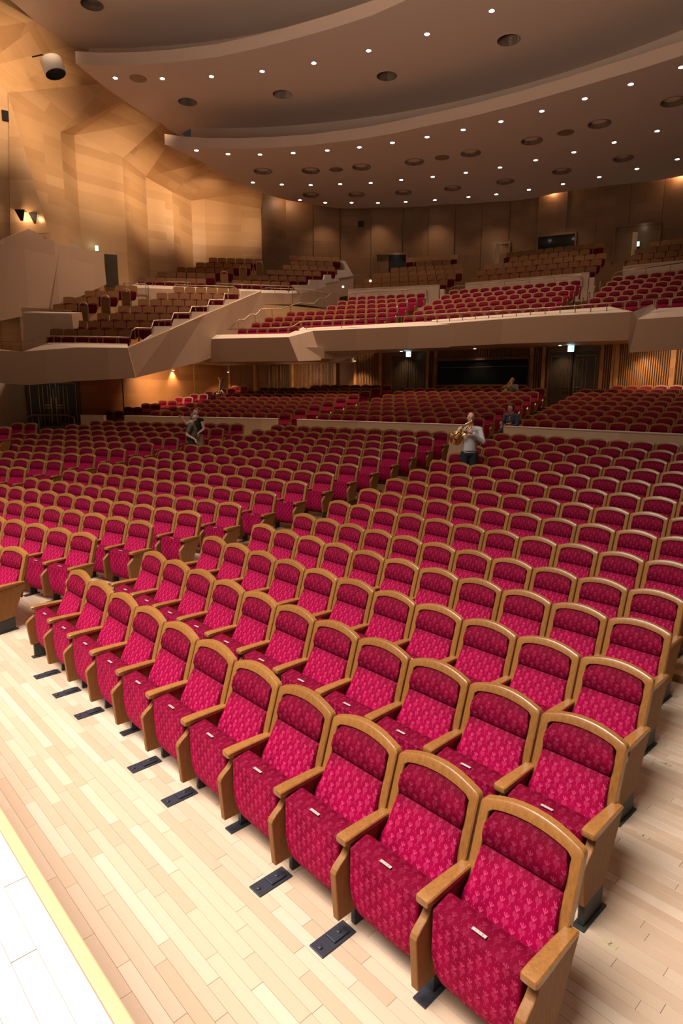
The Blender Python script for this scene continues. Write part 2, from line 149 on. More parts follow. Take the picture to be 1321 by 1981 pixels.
def mat_plank(name, cols, rough=.32):
    t = NT(name); v = t.coord('Object', (2.2, 28, 2))
    f = t.noise(v, 3, 4, .65); g = t.node('ShaderNodeNewGeometry'); oi = t.node('ShaderNodeObjectInfo')
    r = t.M('FRACT', t.M('ADD', g.outputs['Random Per Island'], oi.outputs['Random']))
    k = t.M('ADD', t.M('MULTIPLY', r, .75), t.M('MULTIPLY', f, .25))
    c = t.ramp(k, [(.1, cols[0]), (.38, cols[1]), (.65, cols[2]), (.95, cols[3])])
    v2 = t.coord('Object', (3, 12, 1)); sp = t.noise(v2, 4, 5, .75)
    c = t.mix(t.M('MULTIPLY', t.M('GREATER_THAN', sp, .72), .35), c, (.30, .15, .07))
    t.out(c, rough, Specular_IOR_Level=.45); t.bump(f, .05, .002); return t.m

def mat_boards(name, cols, bw=1.9, bh=.42, rough=.5, kind='Object', gap=.0):
    """veneer laid in long horizontal leaves: tone per leaf + fine horizontal grain (UV: metres)"""
    t = NT(name); v = t.coord('UV')
    br = t.node('ShaderNodeTexBrick'); t.link(v, br.inputs['Vector'])
    br.inputs['Color1'].default_value = (0, 0, 0, 1); br.inputs['Color2'].default_value = (1, 1, 1, 1)
    br.inputs['Mortar'].default_value = (.5, .5, .5, 1); br.inputs['Scale'].default_value = 1
    br.inputs['Mortar Size'].default_value = gap; br.inputs['Brick Width'].default_value = bw
    br.inputs['Row Height'].default_value = bh; br.offset = .37; br.inputs['Mortar Smooth'].default_value = 0
    sp = t.node('ShaderNodeSeparateXYZ'); t.link(br.outputs['Color'], sp.inputs[0])
    v2 = t.coord('UV', (1.2, 26, 1)); n = t.noise(v2, 2.2, 5, .7)
    k = t.M('ADD', t.M('MULTIPLY', sp.outputs[0], .62), t.M('MULTIPLY', n, .38))
    c = t.ramp(k, [(.12, cols[0]), (.45, cols[1]), (.85, cols[2])])
    t.out(c, rough, Specular_IOR_Level=.35); t.bump(n, .06, .004); return t.m

MT = {}
MT['seatwood'] = mat_seatwood('honey_wood', (.20, .078, .018), (.32, .137, .034))
MT['panelwood'] = mat_seatwood('panel_veneer', (.19, .078, .020), (.27, .118, .034), .55, 0, .25)
MT['backwood'] = mat_seatwood('balcony_seat_wood', (.16, .068, .019), (.225, .100, .029), .6, 0, .2)
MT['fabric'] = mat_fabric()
MT['fabric_head_shaded'] = mat_fabric('velvet_flowers_head_shade', .54, .015, .8)  # same velvet, with the headrests' shade put into its colour
MT['fabric_shaded'] = mat_fabric('velvet_flowers_shaded', .34, 0.0, .7)  # same velvet again, darkened to paint in the dim balcony light
MT['black_metal'] = mat_plain('black_metal', (.035, .037, .048), .42, .3)
MT['base_black'] = mat_plain('black_base', (.022, .024, .020), .5)
MT['plate'] = mat_plain('number_plate_steel', (.52, .47, .41), .35, .3)
MT['ink'] = mat_plain('ink', (.03, .025, .02), .6)
MT['brassplate'] = mat_plain('floor_plate_brass', (.66, .54, .33), .3, .35)
MT['plank'] = mat_plank('maple_planks', [(.445, .305, .205), (.485, .345, .24), (.52, .385, .275), (.565, .44, .335)])
MT['stagewood'] = mat_plank('stage_planks', [(.74, .62, .52), (.78, .67, .56), (.80, .70, .60), (.84, .76, .68)], .12)
MT['nosing'] = mat_plain('orange_nosing', (.72, .36, .20), .4)
MT['underfloor'] = mat_plain('dark_gap', (.10, .055, .03), .8)
MT['step'] = mat_boards('hall_floor_boards', [(.24, .13, .06), (.32, .18, .09), (.38, .23, .12)], .9, .09, .4)
MT['step_pale'] = mat_boards('balcony_steps', [(.36, .20, .10), (.45, .27, .14), (.52, .33, .18)], .9, .09, .45)
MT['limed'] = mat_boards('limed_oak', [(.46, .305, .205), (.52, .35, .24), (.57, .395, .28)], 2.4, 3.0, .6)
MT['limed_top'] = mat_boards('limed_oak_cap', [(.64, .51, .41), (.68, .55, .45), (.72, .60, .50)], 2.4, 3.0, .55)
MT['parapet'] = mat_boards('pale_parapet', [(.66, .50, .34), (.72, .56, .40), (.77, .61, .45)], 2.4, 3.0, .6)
MT['veneer'] = mat_boards('warm_veneer', [(.45, .265, .125), (.53, .325, .16), (.60, .38, .20)], 5.5, .42, .42)
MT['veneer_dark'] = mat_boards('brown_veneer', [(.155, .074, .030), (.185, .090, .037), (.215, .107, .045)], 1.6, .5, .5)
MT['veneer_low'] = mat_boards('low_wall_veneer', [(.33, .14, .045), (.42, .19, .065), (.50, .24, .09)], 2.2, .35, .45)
MT['slat'] = mat_wood('slat_wood', (.20, .09, .03), (.34, .16, .06), .5, (8, 8, 2))
MT['seam'] = mat_plain('panel_edge', (.30, .17, .08), .5)
MT['plaster'] = mat_plain('canopy_plaster', (.30, .195, .15), .85)
t_ = NT('canopy_plaster_grain'); v_ = t_.coord('Object'); n_ = t_.noise(v_, 30, 3, .6)
t_.out(t_.ramp(n_, [(.3, (.50, .40, .345)), (.7, (.55, .445, .385))]), .9); t_.bump(n_, .1, .01); MT['plaster'] = t_.m
MT['plaster_edge'] = mat_plain('canopy_edge_plaster', (.55, .42, .35), .85)
MT['dark'] = mat_plain('dark_void', (.012, .010, .009), .9)
MT['trim_ring'] = mat_plain('ring_trim', (.20, .13, .09), .5)
MT['lamp'] = mat_emit('lamp_white', (1, .93, .86), 14)
MT['lamp_warm'] = mat_emit('lamp_warm', (1, .62, .30), 10)
MT['tiny'] = mat_emit('tiny_lamp', (1, .8, .62), 9)
MT['exit'] = mat_emit('exit_sign_face', (.55, 1, .95), 3.2)
MT['door'] = mat_plain('dark_door', (.055, .038, .024), .35)
MT['brass'] = mat_plain('brass', (.52, .33, .13), .28, 1.0)
MT['steel'] = mat_plain('rail_metal', (.42, .30, .22), .35, .8)
MT['glass_dark'] = mat_plain('booth_glass', (.008, .010, .009), .06)
MT['white'] = mat_plain('speaker_white', (.80, .74, .68), .5)
MT['gold'] = mat_plain('instrument_brass', (.95, .68, .30), .18, 1.0)
MT['silver'] = mat_plain('instrument_silver', (.80, .74, .68), .2, 1.0)
MT['skin'] = mat_plain('skin', (.72, .40, .30), .5)
MT['skin2'] = mat_plain('skin_warm', (.68, .40, .30), .5)
def knit(name, c): 
    t = NT(name); v = t.coord('Object', (1, 1, 4)); n = t.noise(v, 40, 3, .7)
    t.out(t.ramp(n, [(.3, tuple(x*.75 for x in c)), (.7, c)]), .9); t.bump(n, .4, .01); return t.m
MT['grey_knit'] = knit('grey_knit', (.70, .66, .64)); MT['navy'] = knit('navy_shirt', (.07, .085, .14))
MT['olive'] = knit('olive_shirt', (.14, .135, .10)); MT['black_cloth'] = knit('black_cloth', (.012, .012, .013))
MT['jeans'] = knit('dark_jeans', (.018, .024, .030)); MT['pale_shirt'] = knit('pale_shirt', (.42, .40, .40))
MT['beige_cloth'] = knit('beige_cloth', (.35, .24, .17))
MT['hair_grey'] = mat_plain('grey_hair', (.16, .14, .13), .8); MT['hair_dark'] = mat_plain('dark_hair', (.02, .014, .01), .7)
MT['hair_brown'] = mat_plain('brown_hair', (.20, .11, .06), .7)
MT['lips'] = mat_plain('lips', (.38, .12, .09), .5)

# ---------------------------------------------------------------- mesh builder
class MB:
    def __init__(s): s.v = []; s.f = []; s.m = []; s.uv = []
    def face(s, idx, mi=0, uv=None): s.f.append(tuple(idx)); s.m.append(mi); s.uv.append(uv)
    def add(s, pts): i = len(s.v); s.v += [tuple(p) for p in pts]; return list(range(i, i+len(pts)))
    def extrude(s, pts, d, mi=0, cap=True, mtop=None):
        """closed prism: polygon pts (3D) swept by vector d"""
        d = Vector(d); n = len(pts); a = s.add(pts); b = s.add([tuple(Vector(p)+d) for p in pts])
        s.face(a[::-1], mi); s.face(b, mi if mtop is None else mtop)
        for i in range(n): j = (i+1) % n; s.face((a[i], a[j], b[j], b[i]), mi)
    def prism(s, poly, z0, z1, mi=0): s.extrude([(x, y, z0) for x, y in poly], (0, 0, z1-z0), mi)
    def box(s, c, size, rz=0, mi=0, tilt=None):
        hx, hy, hz = [q/2 for q in size]; co, si = math.cos(rz), math.sin(rz)
        P = []
        for z in (-hz, hz):
            for x, y in ((-hx, -hy), (hx, -hy), (hx, hy), (-hx, hy)):
                P.append((c[0]+x*co-y*si, c[1]+x*si+y*co, c[2]+z))
        i = s.add(P)
        for q in ((3, 2, 1, 0), (4, 5, 6, 7), (0, 1, 5, 4), (1, 2, 6, 5), (2, 3, 7, 6), (3, 0, 4, 7)): s.face([i[k] for k in q], mi)
    def tube(s, path, r, n=8, mi=0, closed=False, cap=True):
        P = [Vector(p) for p in path]; rings = []
        rr = r if isinstance(r, (list, tuple)) else [r]*len(P); up0 = None
        for k, p in enumerate(P):
            if closed: d = P[(k+1) % len(P)]-P[k-1]
            else: d = P[min(k+1, len(P)-1)]-P[max(k-1, 0)]
            d.normalize()
            if up0 is None: up0 = Vector((0, 0, 1)) if abs(d.z) < .9 else Vector((1, 0, 0))
            a = d.cross(up0)
            if a.length < 1e-4: a = d.cross(Vector((.3, 1, .2)))
            a.normalize(); b = d.cross(a); up0 = -b if False else a.cross(d)
            rings.append(s.add([p+a*(math.cos(2*math.pi*i/n)*rr[k])+b*(math.sin(2*math.pi*i/n)*rr[k]) for i in range(n)]))
        for k in range(len(P)-(0 if closed else 1)):
            A, B = rings[k], rings[(k+1) % len(P)]
            for i in range(n): j = (i+1) % n; s.face((A[i], A[j], B[j], B[i]), mi)
        if cap and not closed: s.face(rings[0][::-1], mi); s.face(rings[-1], mi)
    def lathe(s, prof, n=24, mi=0, M=None, close=False):
        M = M or Matrix.Identity(4); rings = []
        for r, z in prof: rings.append(s.add([M @ Vector((r*math.cos(2*math.pi*i/n), r*math.sin(2*math.pi*i/n), z)) for i in range(n)]))
        for k in range(len(prof)-1):
            for i in range(n): j = (i+1) % n; s.face((rings[k][i], rings[k][j], rings[k+1][j], rings[k+1][i]), mi)
        if close: s.face(rings[0][::-1], mi); s.face(rings[-1], mi)
    def ell(s, c, r, n=14, mi=0, M=None):
        prof = []
        k = n//2+1
        rot = M or Matrix.Identity(3); rings = []
        for a in range(1, k):
            th = math.pi*a/k
            rings.append(s.add([Vector(c)+rot @ Vector((r[0]*math.sin(th)*math.cos(2*math.pi*i/n), r[1]*math.sin(th)*math.sin(2*math.pi*i/n), r[2]*math.cos(th))) for i in range(n)]))
        t = s.add([Vector(c)+rot @ Vector((0, 0, r[2]))])[0]; b = s.add([Vector(c)-rot @ Vector((0, 0, r[2]))])[0]
        for i in range(n):
            j = (i+1) % n; s.face((t, rings[0][i], rings[0][j]), mi); s.face((b, rings[-1][j], rings[-1][i]), mi)
            for q in range(len(rings)-1): s.face((rings[q][i], rings[q+1][i], rings[q+1][j], rings[q][j]), mi)
    def mesh(s, name, mats, smooth=False, uvbox=False):
        me = bpy.data.meshes.new(name); me.from_pydata(s.v, [], s.f)
        for mt in mats: me.materials.append(MT[mt])
        me.polygons.foreach_set('material_index', s.m)
        if smooth: me.polygons.foreach_set('use_smooth', [True]*len(s.f))
        if uvbox or any(u is not None for u in s.uv):
            L = me.uv_layers.new(name='UVMap'); D = L.data
            for p, u in zip(me.polygons, s.uv):
                if u is not None:
                    for li, q in zip(p.loop_indices, u): D[li].uv = q
                else:
                    nx, ny, nz = p.normal
                    if abs(nz) > .8:
                        for li in p.loop_indices: v = me.vertices[me.loops[li].vertex_index].co; D[li].uv = (v.x, v.y)
                    else:
                        h = math.hypot(nx, ny); tx, ty = -ny/h, nx/h
                        for li in p.loop_indices: v = me.vertices[me.loops[li].vertex_index].co; D[li].uv = (v.x*tx+v.y*ty, v.z)
        me.update(); return me
    def build(s, name, mats, parent=None, smooth=False, uvbox=False, bevel=0, seg=2):
        if isinstance(mats, str): mats = [mats]
        o = bpy.data.objects.new(name, s.mesh(name, mats, smooth, uvbox)); COL.objects.link(o)
        if parent: o.parent = parent
        if bevel: add_bevel(o, bevel, seg)
        return o
def add_bevel(o, w, seg=2):
    b = o.modifiers.new('bevel', 'BEVEL'); b.width = w; b.segments = seg; b.limit_method = 'ANGLE'; b.angle_limit = math.radians(35)
def bake(o):
    """apply modifiers by replacing the mesh with the evaluated one"""
    dg = bpy.context.evaluated_depsgraph_get(); dg.update()
    me = bpy.data.meshes.new_from_object(o.evaluated_get(dg)); o.modifiers.clear(); o.data = me; return o
def smooth_by_angle(me, deg=40):
    bm = bmesh.new(); bm.from_mesh(me); lim = math.radians(deg)
    for f in bm.faces: f.smooth = True
    for e in bm.edges:
        if len(e.link_faces) == 2 and e.calc_face_angle(0) > lim: e.smooth = False
    bm.to_mesh(me); bm.free()
def tag(o, label=None, cat=None, group=None, kind=None):
    if label: o['label'] = label
    if cat: o['category'] = cat
    if group: o['group'] = group
    if kind: o['kind'] = kind
    return o
def empty(name, loc, rz=0, label=None, cat=None, group=None, kind=None):
    o = bpy.data.objects.new(name, None); COL.objects.link(o); o.location = loc; o.rotation_euler = (0, 0, rz)
    o.empty_display_size = .1; return tag(o, label, cat, group, kind)
# ================================================================ SETTING
def rad(d): return math.radians(d)
def nrm(th): return (-math.sin(rad(th)), math.cos(rad(th)))
def isect(n1, d1, n2, d2):
    det = n1[0]*n2[1]-n1[1]*n2[0]
    return ((d1*n2[1]-d2*n1[1])/det, (n1[0]*d2-n2[0]*d1)/det)
floor = MB()
floor.prism([(-40, -12), (14, -12), (14, 45), (-40, 45)], -.3, -.022)
floor = floor.build('floor', 'underfloor'); tag(floor, kind='structure')
# --- planks of the flat floor (rows of maple boards parallel to the seat rows)
PW = .070
def plank_mesh(L):
    b = MB(); g = .0007; z = 0.0; h = .02; e = .0009
    x, y = L/2-g, PW/2-g
    v = b.add([(-x, -y, -h), (x, -y, -h), (x, y, -h), (-x, y, -h), (-x, -y, z-e), (x, -y, z-e), (x, y, z-e), (-x, y, z-e),
               (-x+e, -y+e, z), (x-e, -y+e, z), (x-e, y-e, z), (-x+e, y-e, z)])
    for i in range(4):
        j = (i+1) % 4; b.face((v[i], v[j], v[4+j], v[4+i])); b.face((v[4+i], v[4+j], v[8+j], v[8+i]))
    b.face((v[8], v[9], v[10], v[11])); return b
lens = [.45, .55, .62, .70, .78, .86]
cand = []
nc = int((4.25+1.80)/PW)
for c in range(nc):
    y = -1.80+PW/2+c*PW; x = -14.2+random.random()*.7
    while x < 3.6:
        k = random.randrange(len(lens)); L = lens[k]; cand.append((x+L/2, y, k)); x += L
def vis_rank(p):
    x, y, k = p; d = Vector((x, y, 0))-CAM; z = d.dot(F_)
    if z < .3: return 1e9
    px = 660.5+1225*d.dot(R2)/z; py = 990.5-1225*d.dot(U2)/z
    if not (-60 < px < 1400 and py < 2060): return 1e8
    free = (y < -.30 and x < .75) or (x > .10 and y > -.6 and x > .50-.243*(y/.98)) or x > .55
    return d.length + (0 if free else 500)
cand.sort(key=vis_rank)
pm = [plank_mesh(L).mesh('plank', ['plank']) for L in lens]
for x, y, k in cand[:300]:
    o = bpy.data.objects.new('plank', pm[k]); COL.objects.link(o); o.parent = floor; o.location = (x, y, random.uniform(0, .0008))
    if random.random() < .5: o.rotation_euler = (0, 0, math.pi)
rest = MB()
for x, y, k in cand[300:]:
    q = plank_mesh(lens[k]); i = len(rest.v); rest.v += [(a+x, b+y, c) for a, b, c in q.v]
    for f in q.f: rest.face([t+i for t in f])
tag(rest.build('plank', 'plank', floor), kind='stuff')
# --- raked tiers of the stalls: polygonal fan of three directions
nC, nL, nLL = (0, 1), nrm(14.77), nrm(29.12)
HZ = [0, 0, 0, 0, 0, .075, .16, .245, .335, .435, .535, .64, .745, .85]
def frontline(dc, dl, dll, xr=6.0, far=16.0):
    a = (xr, dc); b = isect(nC, dc, nL, dl); c = isect(nL, dl, nLL, dll)
    d = (c[0]-far*math.cos(rad(29.12)), c[1]-far*math.sin(rad(29.12))); return [a, b, c, d]
lines = []
for t in range(6, 15):
    lines.append((frontline(.98*(t-1)-.80, 6.512+.98*(t-6)-.80, 9.509+.98*(t-6)-.80), HZ[t-1]))
r1 = (15.095-.80, 14.843*nrm(14.4)[1]-10.28*nrm(14.4)[0], 0)
dL_r = nL[0]*-10.28+nL[1]*14.843-.80; dLL_r = nLL[0]*-17.823+nLL[1]*12.992-.80
rear = []
for k in range(9):
    rear.append((frontline(14.295+.985*k, dL_r+.98*k, dLL_r+.98*k), 1.171+.1425*k))
allt = lines+rear
for k, (ln, z) in enumerate(allt):
    nx = allt[k+1][0] if k+1 < len(allt) else frontline(24.6, dL_r+10.2, dLL_r+12)
    zb = allt[k-1][1]-.25 if k else -.1
    b = MB(); P = ln+nx[::-1]
    b.prism([(p[0], p[1]) for p in P][::-1], zb, z)
    o = b.build('floor_step', 'step', floor, uvbox=True)
# low side strip under the outermost wall rows
b = MB(); b.prism([(-33, 6), (-27.0, 6.0), (-26.6, 9.9), (-33, 12)], .2, .86); b.build('floor_step', 'step', floor, uvbox=True)

# --- stage
stage = tag(empty('stage', (0, -1.81, 0)), kind='structure')
b = MB(); b.box((-5, -9.83, .52), (34, 16.0, 1.04)); o = b.build('stage_front', 'limed', None, uvbox=True); o.parent = stage; o.matrix_parent_inverse = Matrix.Translation((0, 1.81, 0))
sp = MB()
for c in range(212):
    y = -1.862-.036-c*.075; x = -21+random.random()
    while x < 11:
        L = random.choice(lens)*(2 if c < 26 else 6); sp.box((x+L/2, y, 1.075), (L-.004, .0735, .05)); x += L
o = sp.build('plank', 'stagewood', None); o.parent = stage; o.matrix_parent_inverse = Matrix.Translation((0, 1.81, 0)); tag(o, kind='stuff')
b = MB(); b.box((-5, -1.836, 1.07), (34, .045, .062)); o = b.build('nosing', 'nosing', None, bevel=.006); o.parent = stage; o.matrix_parent_inverse = Matrix.Translation((0, 1.81, 0))

# --- row-number plates set in the floor of the right-hand aisle
DIG = {'1': [((0, -1), (0, 1))], '2': [((-.5, .7), (0, 1), (.5, .6), (-.5, -1), (.5, -1))],
       '3': [((-.5, 1), (.4, 1), (-.05, .2), (.45, -.35), (.1, -1), (-.5, -.8))], '4': [((.25, -1), (.25, 1), (-.5, -.3), (.5, -.3))],
       '5': [((.45, 1), (-.4, 1), (-.45, .1), (.2, .1), (.45, -.45), (.1, -1), (-.5, -.85))], '6': [((.4, .9), (-.3, .4), (-.45, -.5), (0, -1), (.4, -.6), (.1, 0), (-.4, -.2))],
       '7': [((-.5, 1), (.5, 1), (-.1, -1))], '8': [((0, 0), (-.4, .5), (0, 1), (.4, .5), (0, 0), (-.45, -.5), (0, -1), (.45, -.5), (0, 0))],
       '9': [((.4, .3), (0, .05), (-.4, .5), (0, 1), (.4, .7), (.35, -.2), (0, -1))], '0': [((0, 1), (.4, .4), (.4, -.4), (0, -1), (-.4, -.4), (-.4, .4), (0, 1))], '-': [((-.4, 0), (.4, 0))]}
def digits(b, text, o, ux, uy, h, adv, w, mi=0):
    """flat stroke lettering: o origin, ux/uy unit vectors in the plane"""
    n = ux.cross(uy).normalized()
    for k, ch in enumerate(text):
        for path in DIG[ch]:
            for (a, c), (d, e) in zip(path, path[1:]):
                cx = (k-(len(text)-1)/2)*adv
                p = o+ux*(cx+a*h*.5)+uy*(c*h*.5); q = o+ux*(cx+d*h*.5)+uy*(e*h*.5); t = (q-p)
                if t.length < 1e-6: continue
                s_ = n.cross(t).normalized()*w/2; t = t.normalized()*w*.3
                i = b.add([p-t-s_, q+t-s_, q+t+s_, p-t+s_, p-t-s_+n*.0004, q+t-s_+n*.0004, q+t+s_+n*.0004, p-t+s_+n*.0004])
                b.face((i[4], i[5], i[6], i[7]), mi)
for ch, (x, y) in (('2', (.402, .568)), ('3', (.18, 1.547)), ('4', (-.039, 2.513)), ('1', (.62, -.41))):
    if ch == '1': continue
    t = empty('row_number_plate', (x, y, .001), rad(-4), 'small brass floor plate with the figure %s in the right aisle, %s' % ({'2':'two','3':'three','4':'four','1':'one'}[ch], {'2':'nearest the camera','3':'middle one','4':'farthest one','1':''}[ch]), 'number plate', 'row number plates in the right aisle')
    b = MB(); b.box((0, 0, .001), (.075, .036, .003)); b.build('plate', 'brassplate', t, bevel=.001)
    b = MB(); digits(b, ch, Vector((0, 0, .0028)), Vector((-1, 0, 0)), Vector((0, -1, 0)), .022, .02, .0028); b.build('digit', 'ink', t)

# --- pale parapets of the cross aisle
def wallstrip(P, Q, z0, z1, th, mats, name='trim_1', cap=True, kind='structure', ov=.02, capmat=1):
    (x0, y0), (x1, y1) = P, Q; L = math.hypot(x1-x0, y1-y0); ang = math.atan2(y1-y0, x1-x0)
    nx, ny = -math.sin(ang), math.cos(ang); c = ((x0+x1)/2+nx*th/2, (y0+y1)/2+ny*th/2)
    b = MB(); b.box((c[0], c[1], (z0+z1-.04)/2), (L, th, z1-.04-z0), ang)
    o = b.build(name, mats[0], uvbox=True); tag(o, kind=kind)
    if cap: 
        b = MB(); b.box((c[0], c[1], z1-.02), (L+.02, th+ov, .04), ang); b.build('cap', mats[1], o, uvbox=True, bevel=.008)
    return o
for k, (P, Q) in enumerate((((-9.176, 14.2), (6, 14.2)), ((-16.635, 12.29), (-10.35, 13.90)), ((-23.608, 8.90), (-17.60, 12.09)), ((-25.55, 7.87), (-24.50, 8.42)))):
    wallstrip(P, Q, .8, 1.905, .16, ('parapet', 'limed_top'), 'trim_%d' % (k+1))

# --- lower walls under the balcony
Kp = [(-29.49, 7.02), (-28.62, 9.07), (-31.0, 18.4), (-21.5, 21.4), (-10.5, 23.9), (8, 24.3)]
def planwall(name, P, z0, z1, mat, thick=.25, panels=None, pm=None, gap=.02, prd=.03):
    root = None
    for (a, c) in zip(P, P[1:]):
        L = math.hypot(c[0]-a[0], c[1]-a[1]); ang = math.atan2(c[1]-a[1], c[0]-a[0]); nx, ny = -math.sin(ang), math.cos(ang)
        m_ = ((a[0]+c[0])/2+nx*thick/2, (a[1]+c[1])/2+ny*thick/2)
        b = MB(); b.box((m_[0], m_[1], (z0+z1)/2), (L+.02, thick, z1-z0), ang)
        if root is None: o = root = tag(b.build(name, mat, uvbox=True), kind='structure')
        else: o = b.build('wall_section', mat, root, uvbox=True)
        if panels:
            n = max(1, round(L/panels)); w = L/n
            for k in range(n):
                q = (k+.5)*w; d = prd*(1+(k % 2)*1.6)
                b = MB(); b.box((a[0]+(c[0]-a[0])*q/L-nx*d/2, a[1]+(c[1]-a[1])*q/L-ny*d/2, (z0+z1)/2), (w-gap, d, z1-z0-.01), ang)
                b.build('wall_panel', pm or mat, root, uvbox=True)
    return root
wl = planwall('wall_left_lower', [(-27.2, 1.5), (-28.1, 5.2), (-29.49, 7.02)], 0, 4.6, 'parapet', panels=2.2)
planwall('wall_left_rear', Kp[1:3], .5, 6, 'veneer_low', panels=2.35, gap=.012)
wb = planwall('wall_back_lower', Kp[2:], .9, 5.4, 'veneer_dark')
def slats(P, Q, z0, z1, parent):
    (x0, y0), (x1, y1) = P[:2], Q[:2]; L = math.hypot(x1-x0, y1-y0); ang = math.atan2(y1-y0, x1-x0); nx, ny = math.sin(ang), -math.cos(ang)
    b = MB(); n = max(2, int(L/.085)); back = MB()
    for k in range(n):
        q = (k+.5)/n; b.box((x0+(x1-x0)*q+nx*.07, y0+(y1-y0)*q+ny*.07, (z0+z1)/2), (.042, .07, z1-z0), ang)
    tag(b.build('slat', 'slat', parent), kind='stuff')
    for q in (-.01, 1.01):
        b = MB(); b.box((x0+(x1-x0)*q+nx*.09, y0+(y1-y0)*q+ny*.09, (z0+z1)/2), (.14, .18, z1-z0), ang); b.build('post', 'veneer_low', parent, uvbox=True)
for k in ('slat1', 'slat2', 'slat3', 'slat4', 'slat5', 'slat6', 'slat7', 'slat8'): slats(*G['LOW'][k], 1.5, 5.0, wb)
# horizontal slatted band above the sound booth window
P, Q = G['LOW']['booth']; slats(P, Q, G['BOOTHZ'][0]+.16, 5.2, wb)
def double_door(name, P, Q, z0, z1, label=None, off=.12):
    (x0, y0), (x1, y1) = P[:2], Q[:2]; L = math.hypot(x1-x0, y1-y0); ang = math.atan2(y1-y0, x1-x0); nx, ny = math.sin(ang), -math.cos(ang)
    root = tag(empty(name, ((x0+x1)/2+nx*off, (y0+y1)/2+ny*off, z0), ang), kind='structure'); H = z1-z0
    def part(nm, mat, boxes, bev=0):
        b = MB()
        for c, s_ in boxes: b.box(c, s_)
        b.build(nm, mat, root, bevel=bev)
    part('door_frame', 'veneer_dark', [((0, .03, H-.04), (L, .1, .08)), ((-L/2+.04, .03, H/2), (.08, .1, H)), ((L/2-.04, .03, H/2), (.08, .1, H))])
    for s in (-1, 1):
        part('door_leaf', 'door', [((s*(L/4-.03), 0, H/2-.04), (L/2-.10, .06, H-.10))], .004)
        st = []
        w = L/2-.12; cx = s*(L/4-.02)
        for q in (-.42, .42): st.append(((cx+q*w, -.036, H/2), (.018, .014, H-.5)))
        for q in (.12, .2, .30): st.append(((s*(L/2*(1-q*1.8)-.06)-s*L*.10, -.036, H/2-.1), (.016, .016, H-.55)))
        st.append(((cx, -.036, H-.25), (w*.84, .014, .018)))
        part('door_strip', 'brass', st)
        part('door_handle', 'brass', [((s*.09, -.06, 1.05), (.03, .05, 1.1)), ((s*.24, -.06, 1.25), (.3, .025, .035)), ((s*.24, -.06, 1.12), (.3, .025, .03))], .003)
    return root
L_ = G['LOW']
double_door('door_1', *L_['door_l'], 1.0, 3.5); double_door('door_2', *L_['door_1'], 1.9, 4.7)
double_door('door_3', *L_['door_2'], 1.9, 4.75); double_door('door_4', *L_['door_3'], 1.9, 4.7)
# sound booth window
P, Q = L_['booth']; z0, z1 = G['BOOTHZ'][1], G['BOOTHZ'][0]
L = math.hypot(Q[0]-P[0], Q[1]-P[1]); ang = math.atan2(Q[1]-P[1], Q[0]-P[0])
w_ = tag(empty('window_1', ((P[0]+Q[0])/2, (P[1]+Q[1])/2, z0), ang), kind='structure')
b = MB(); b.box((0, -.06, (z1-z0)/2), (L-.1, .03, z1-z0)); b.build('pane', 'glass_dark', w_)
b = MB()
for c, s_ in (((0, -.1, z1-z0+.06), (L+.1, .16, .12)), ((0, -.1, -.06), (L+.1, .16, .12)), ((-L/2, -.1, (z1-z0)/2), (.12, .16, z1-z0+.24)), ((L/2, -.1, (z1-z0)/2), (.12, .16, z1-z0+.24))): b.box(c, s_)
b.build('window_frame', 'veneer_dark', w_, uvbox=True, bevel=.01)
b = MB(); b.box((0, -.085, .45*(z1-z0)+.3), (L-.3, .02, .012)); b.build('window_rail', 'steel', w_)
# wall closing the space between the exit door and the balcony on the left
planwall('wall_left_door', [Kp[0], Kp[1]], 3.5, 6.5, 'limed')

# ---------------------------------------------------------------- balcony fronts
def strip(top, bot, name, mat, thick=.16, kind='structure', parent=None, cap=None, capmat='limed_top'):
    """fascia made of facets between a top polyline and a bottom polyline, with thickness; optional sloping cap"""
    root = parent
    n = len(top)
    for i in range(n-1):
        a, c = Vector(top[i]), Vector(top[i+1])
        j0 = min(i, len(bot)-1); j1 = min(i+1, len(bot)-1)
        d, e = Vector(bot[j1]), Vector(bot[j0])
        pts = [a, c, d] if j0 == j1 else [a, c, d, e]
        nn = (c-a).cross(pts[-1]-a).normalized()
        if nn.dot(CAM-a) > 0: nn = -nn
        b = MB(); b.extrude(pts, nn*thick)
        o = b.build(name if root is None else 'fascia_panel', mat, root, uvbox=True)
        if root is None: root = o; tag(o, kind=kind)
    if cap:
        k = len(cap)
        for i in range(n-1):
            if i+1 >= k: break
            a, c, d, e = Vector(top[i]), Vector(top[i+1]), Vector(cap[i+1]), Vector(cap[i])
            nn = (c-a).cross(e-a).normalized()
            if nn.dot(CAM-a) > 0: nn = -nn
            b = MB(); b.extrude([a, c, d, e], nn*.06); b.build('parapet_cap', capmat, root, uvbox=True)
    return root
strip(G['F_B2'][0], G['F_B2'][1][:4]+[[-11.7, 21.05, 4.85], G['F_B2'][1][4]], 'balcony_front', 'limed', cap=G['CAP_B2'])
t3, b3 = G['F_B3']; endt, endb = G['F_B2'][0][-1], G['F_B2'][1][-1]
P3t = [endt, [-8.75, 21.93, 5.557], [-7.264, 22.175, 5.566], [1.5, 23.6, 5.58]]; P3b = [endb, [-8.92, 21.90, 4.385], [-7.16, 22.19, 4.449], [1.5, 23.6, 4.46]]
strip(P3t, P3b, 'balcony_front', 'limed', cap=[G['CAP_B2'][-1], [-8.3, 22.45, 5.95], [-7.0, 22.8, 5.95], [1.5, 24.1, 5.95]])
f1t, f1b = G['F_B1']; f2t, f2b = G['F_B2']
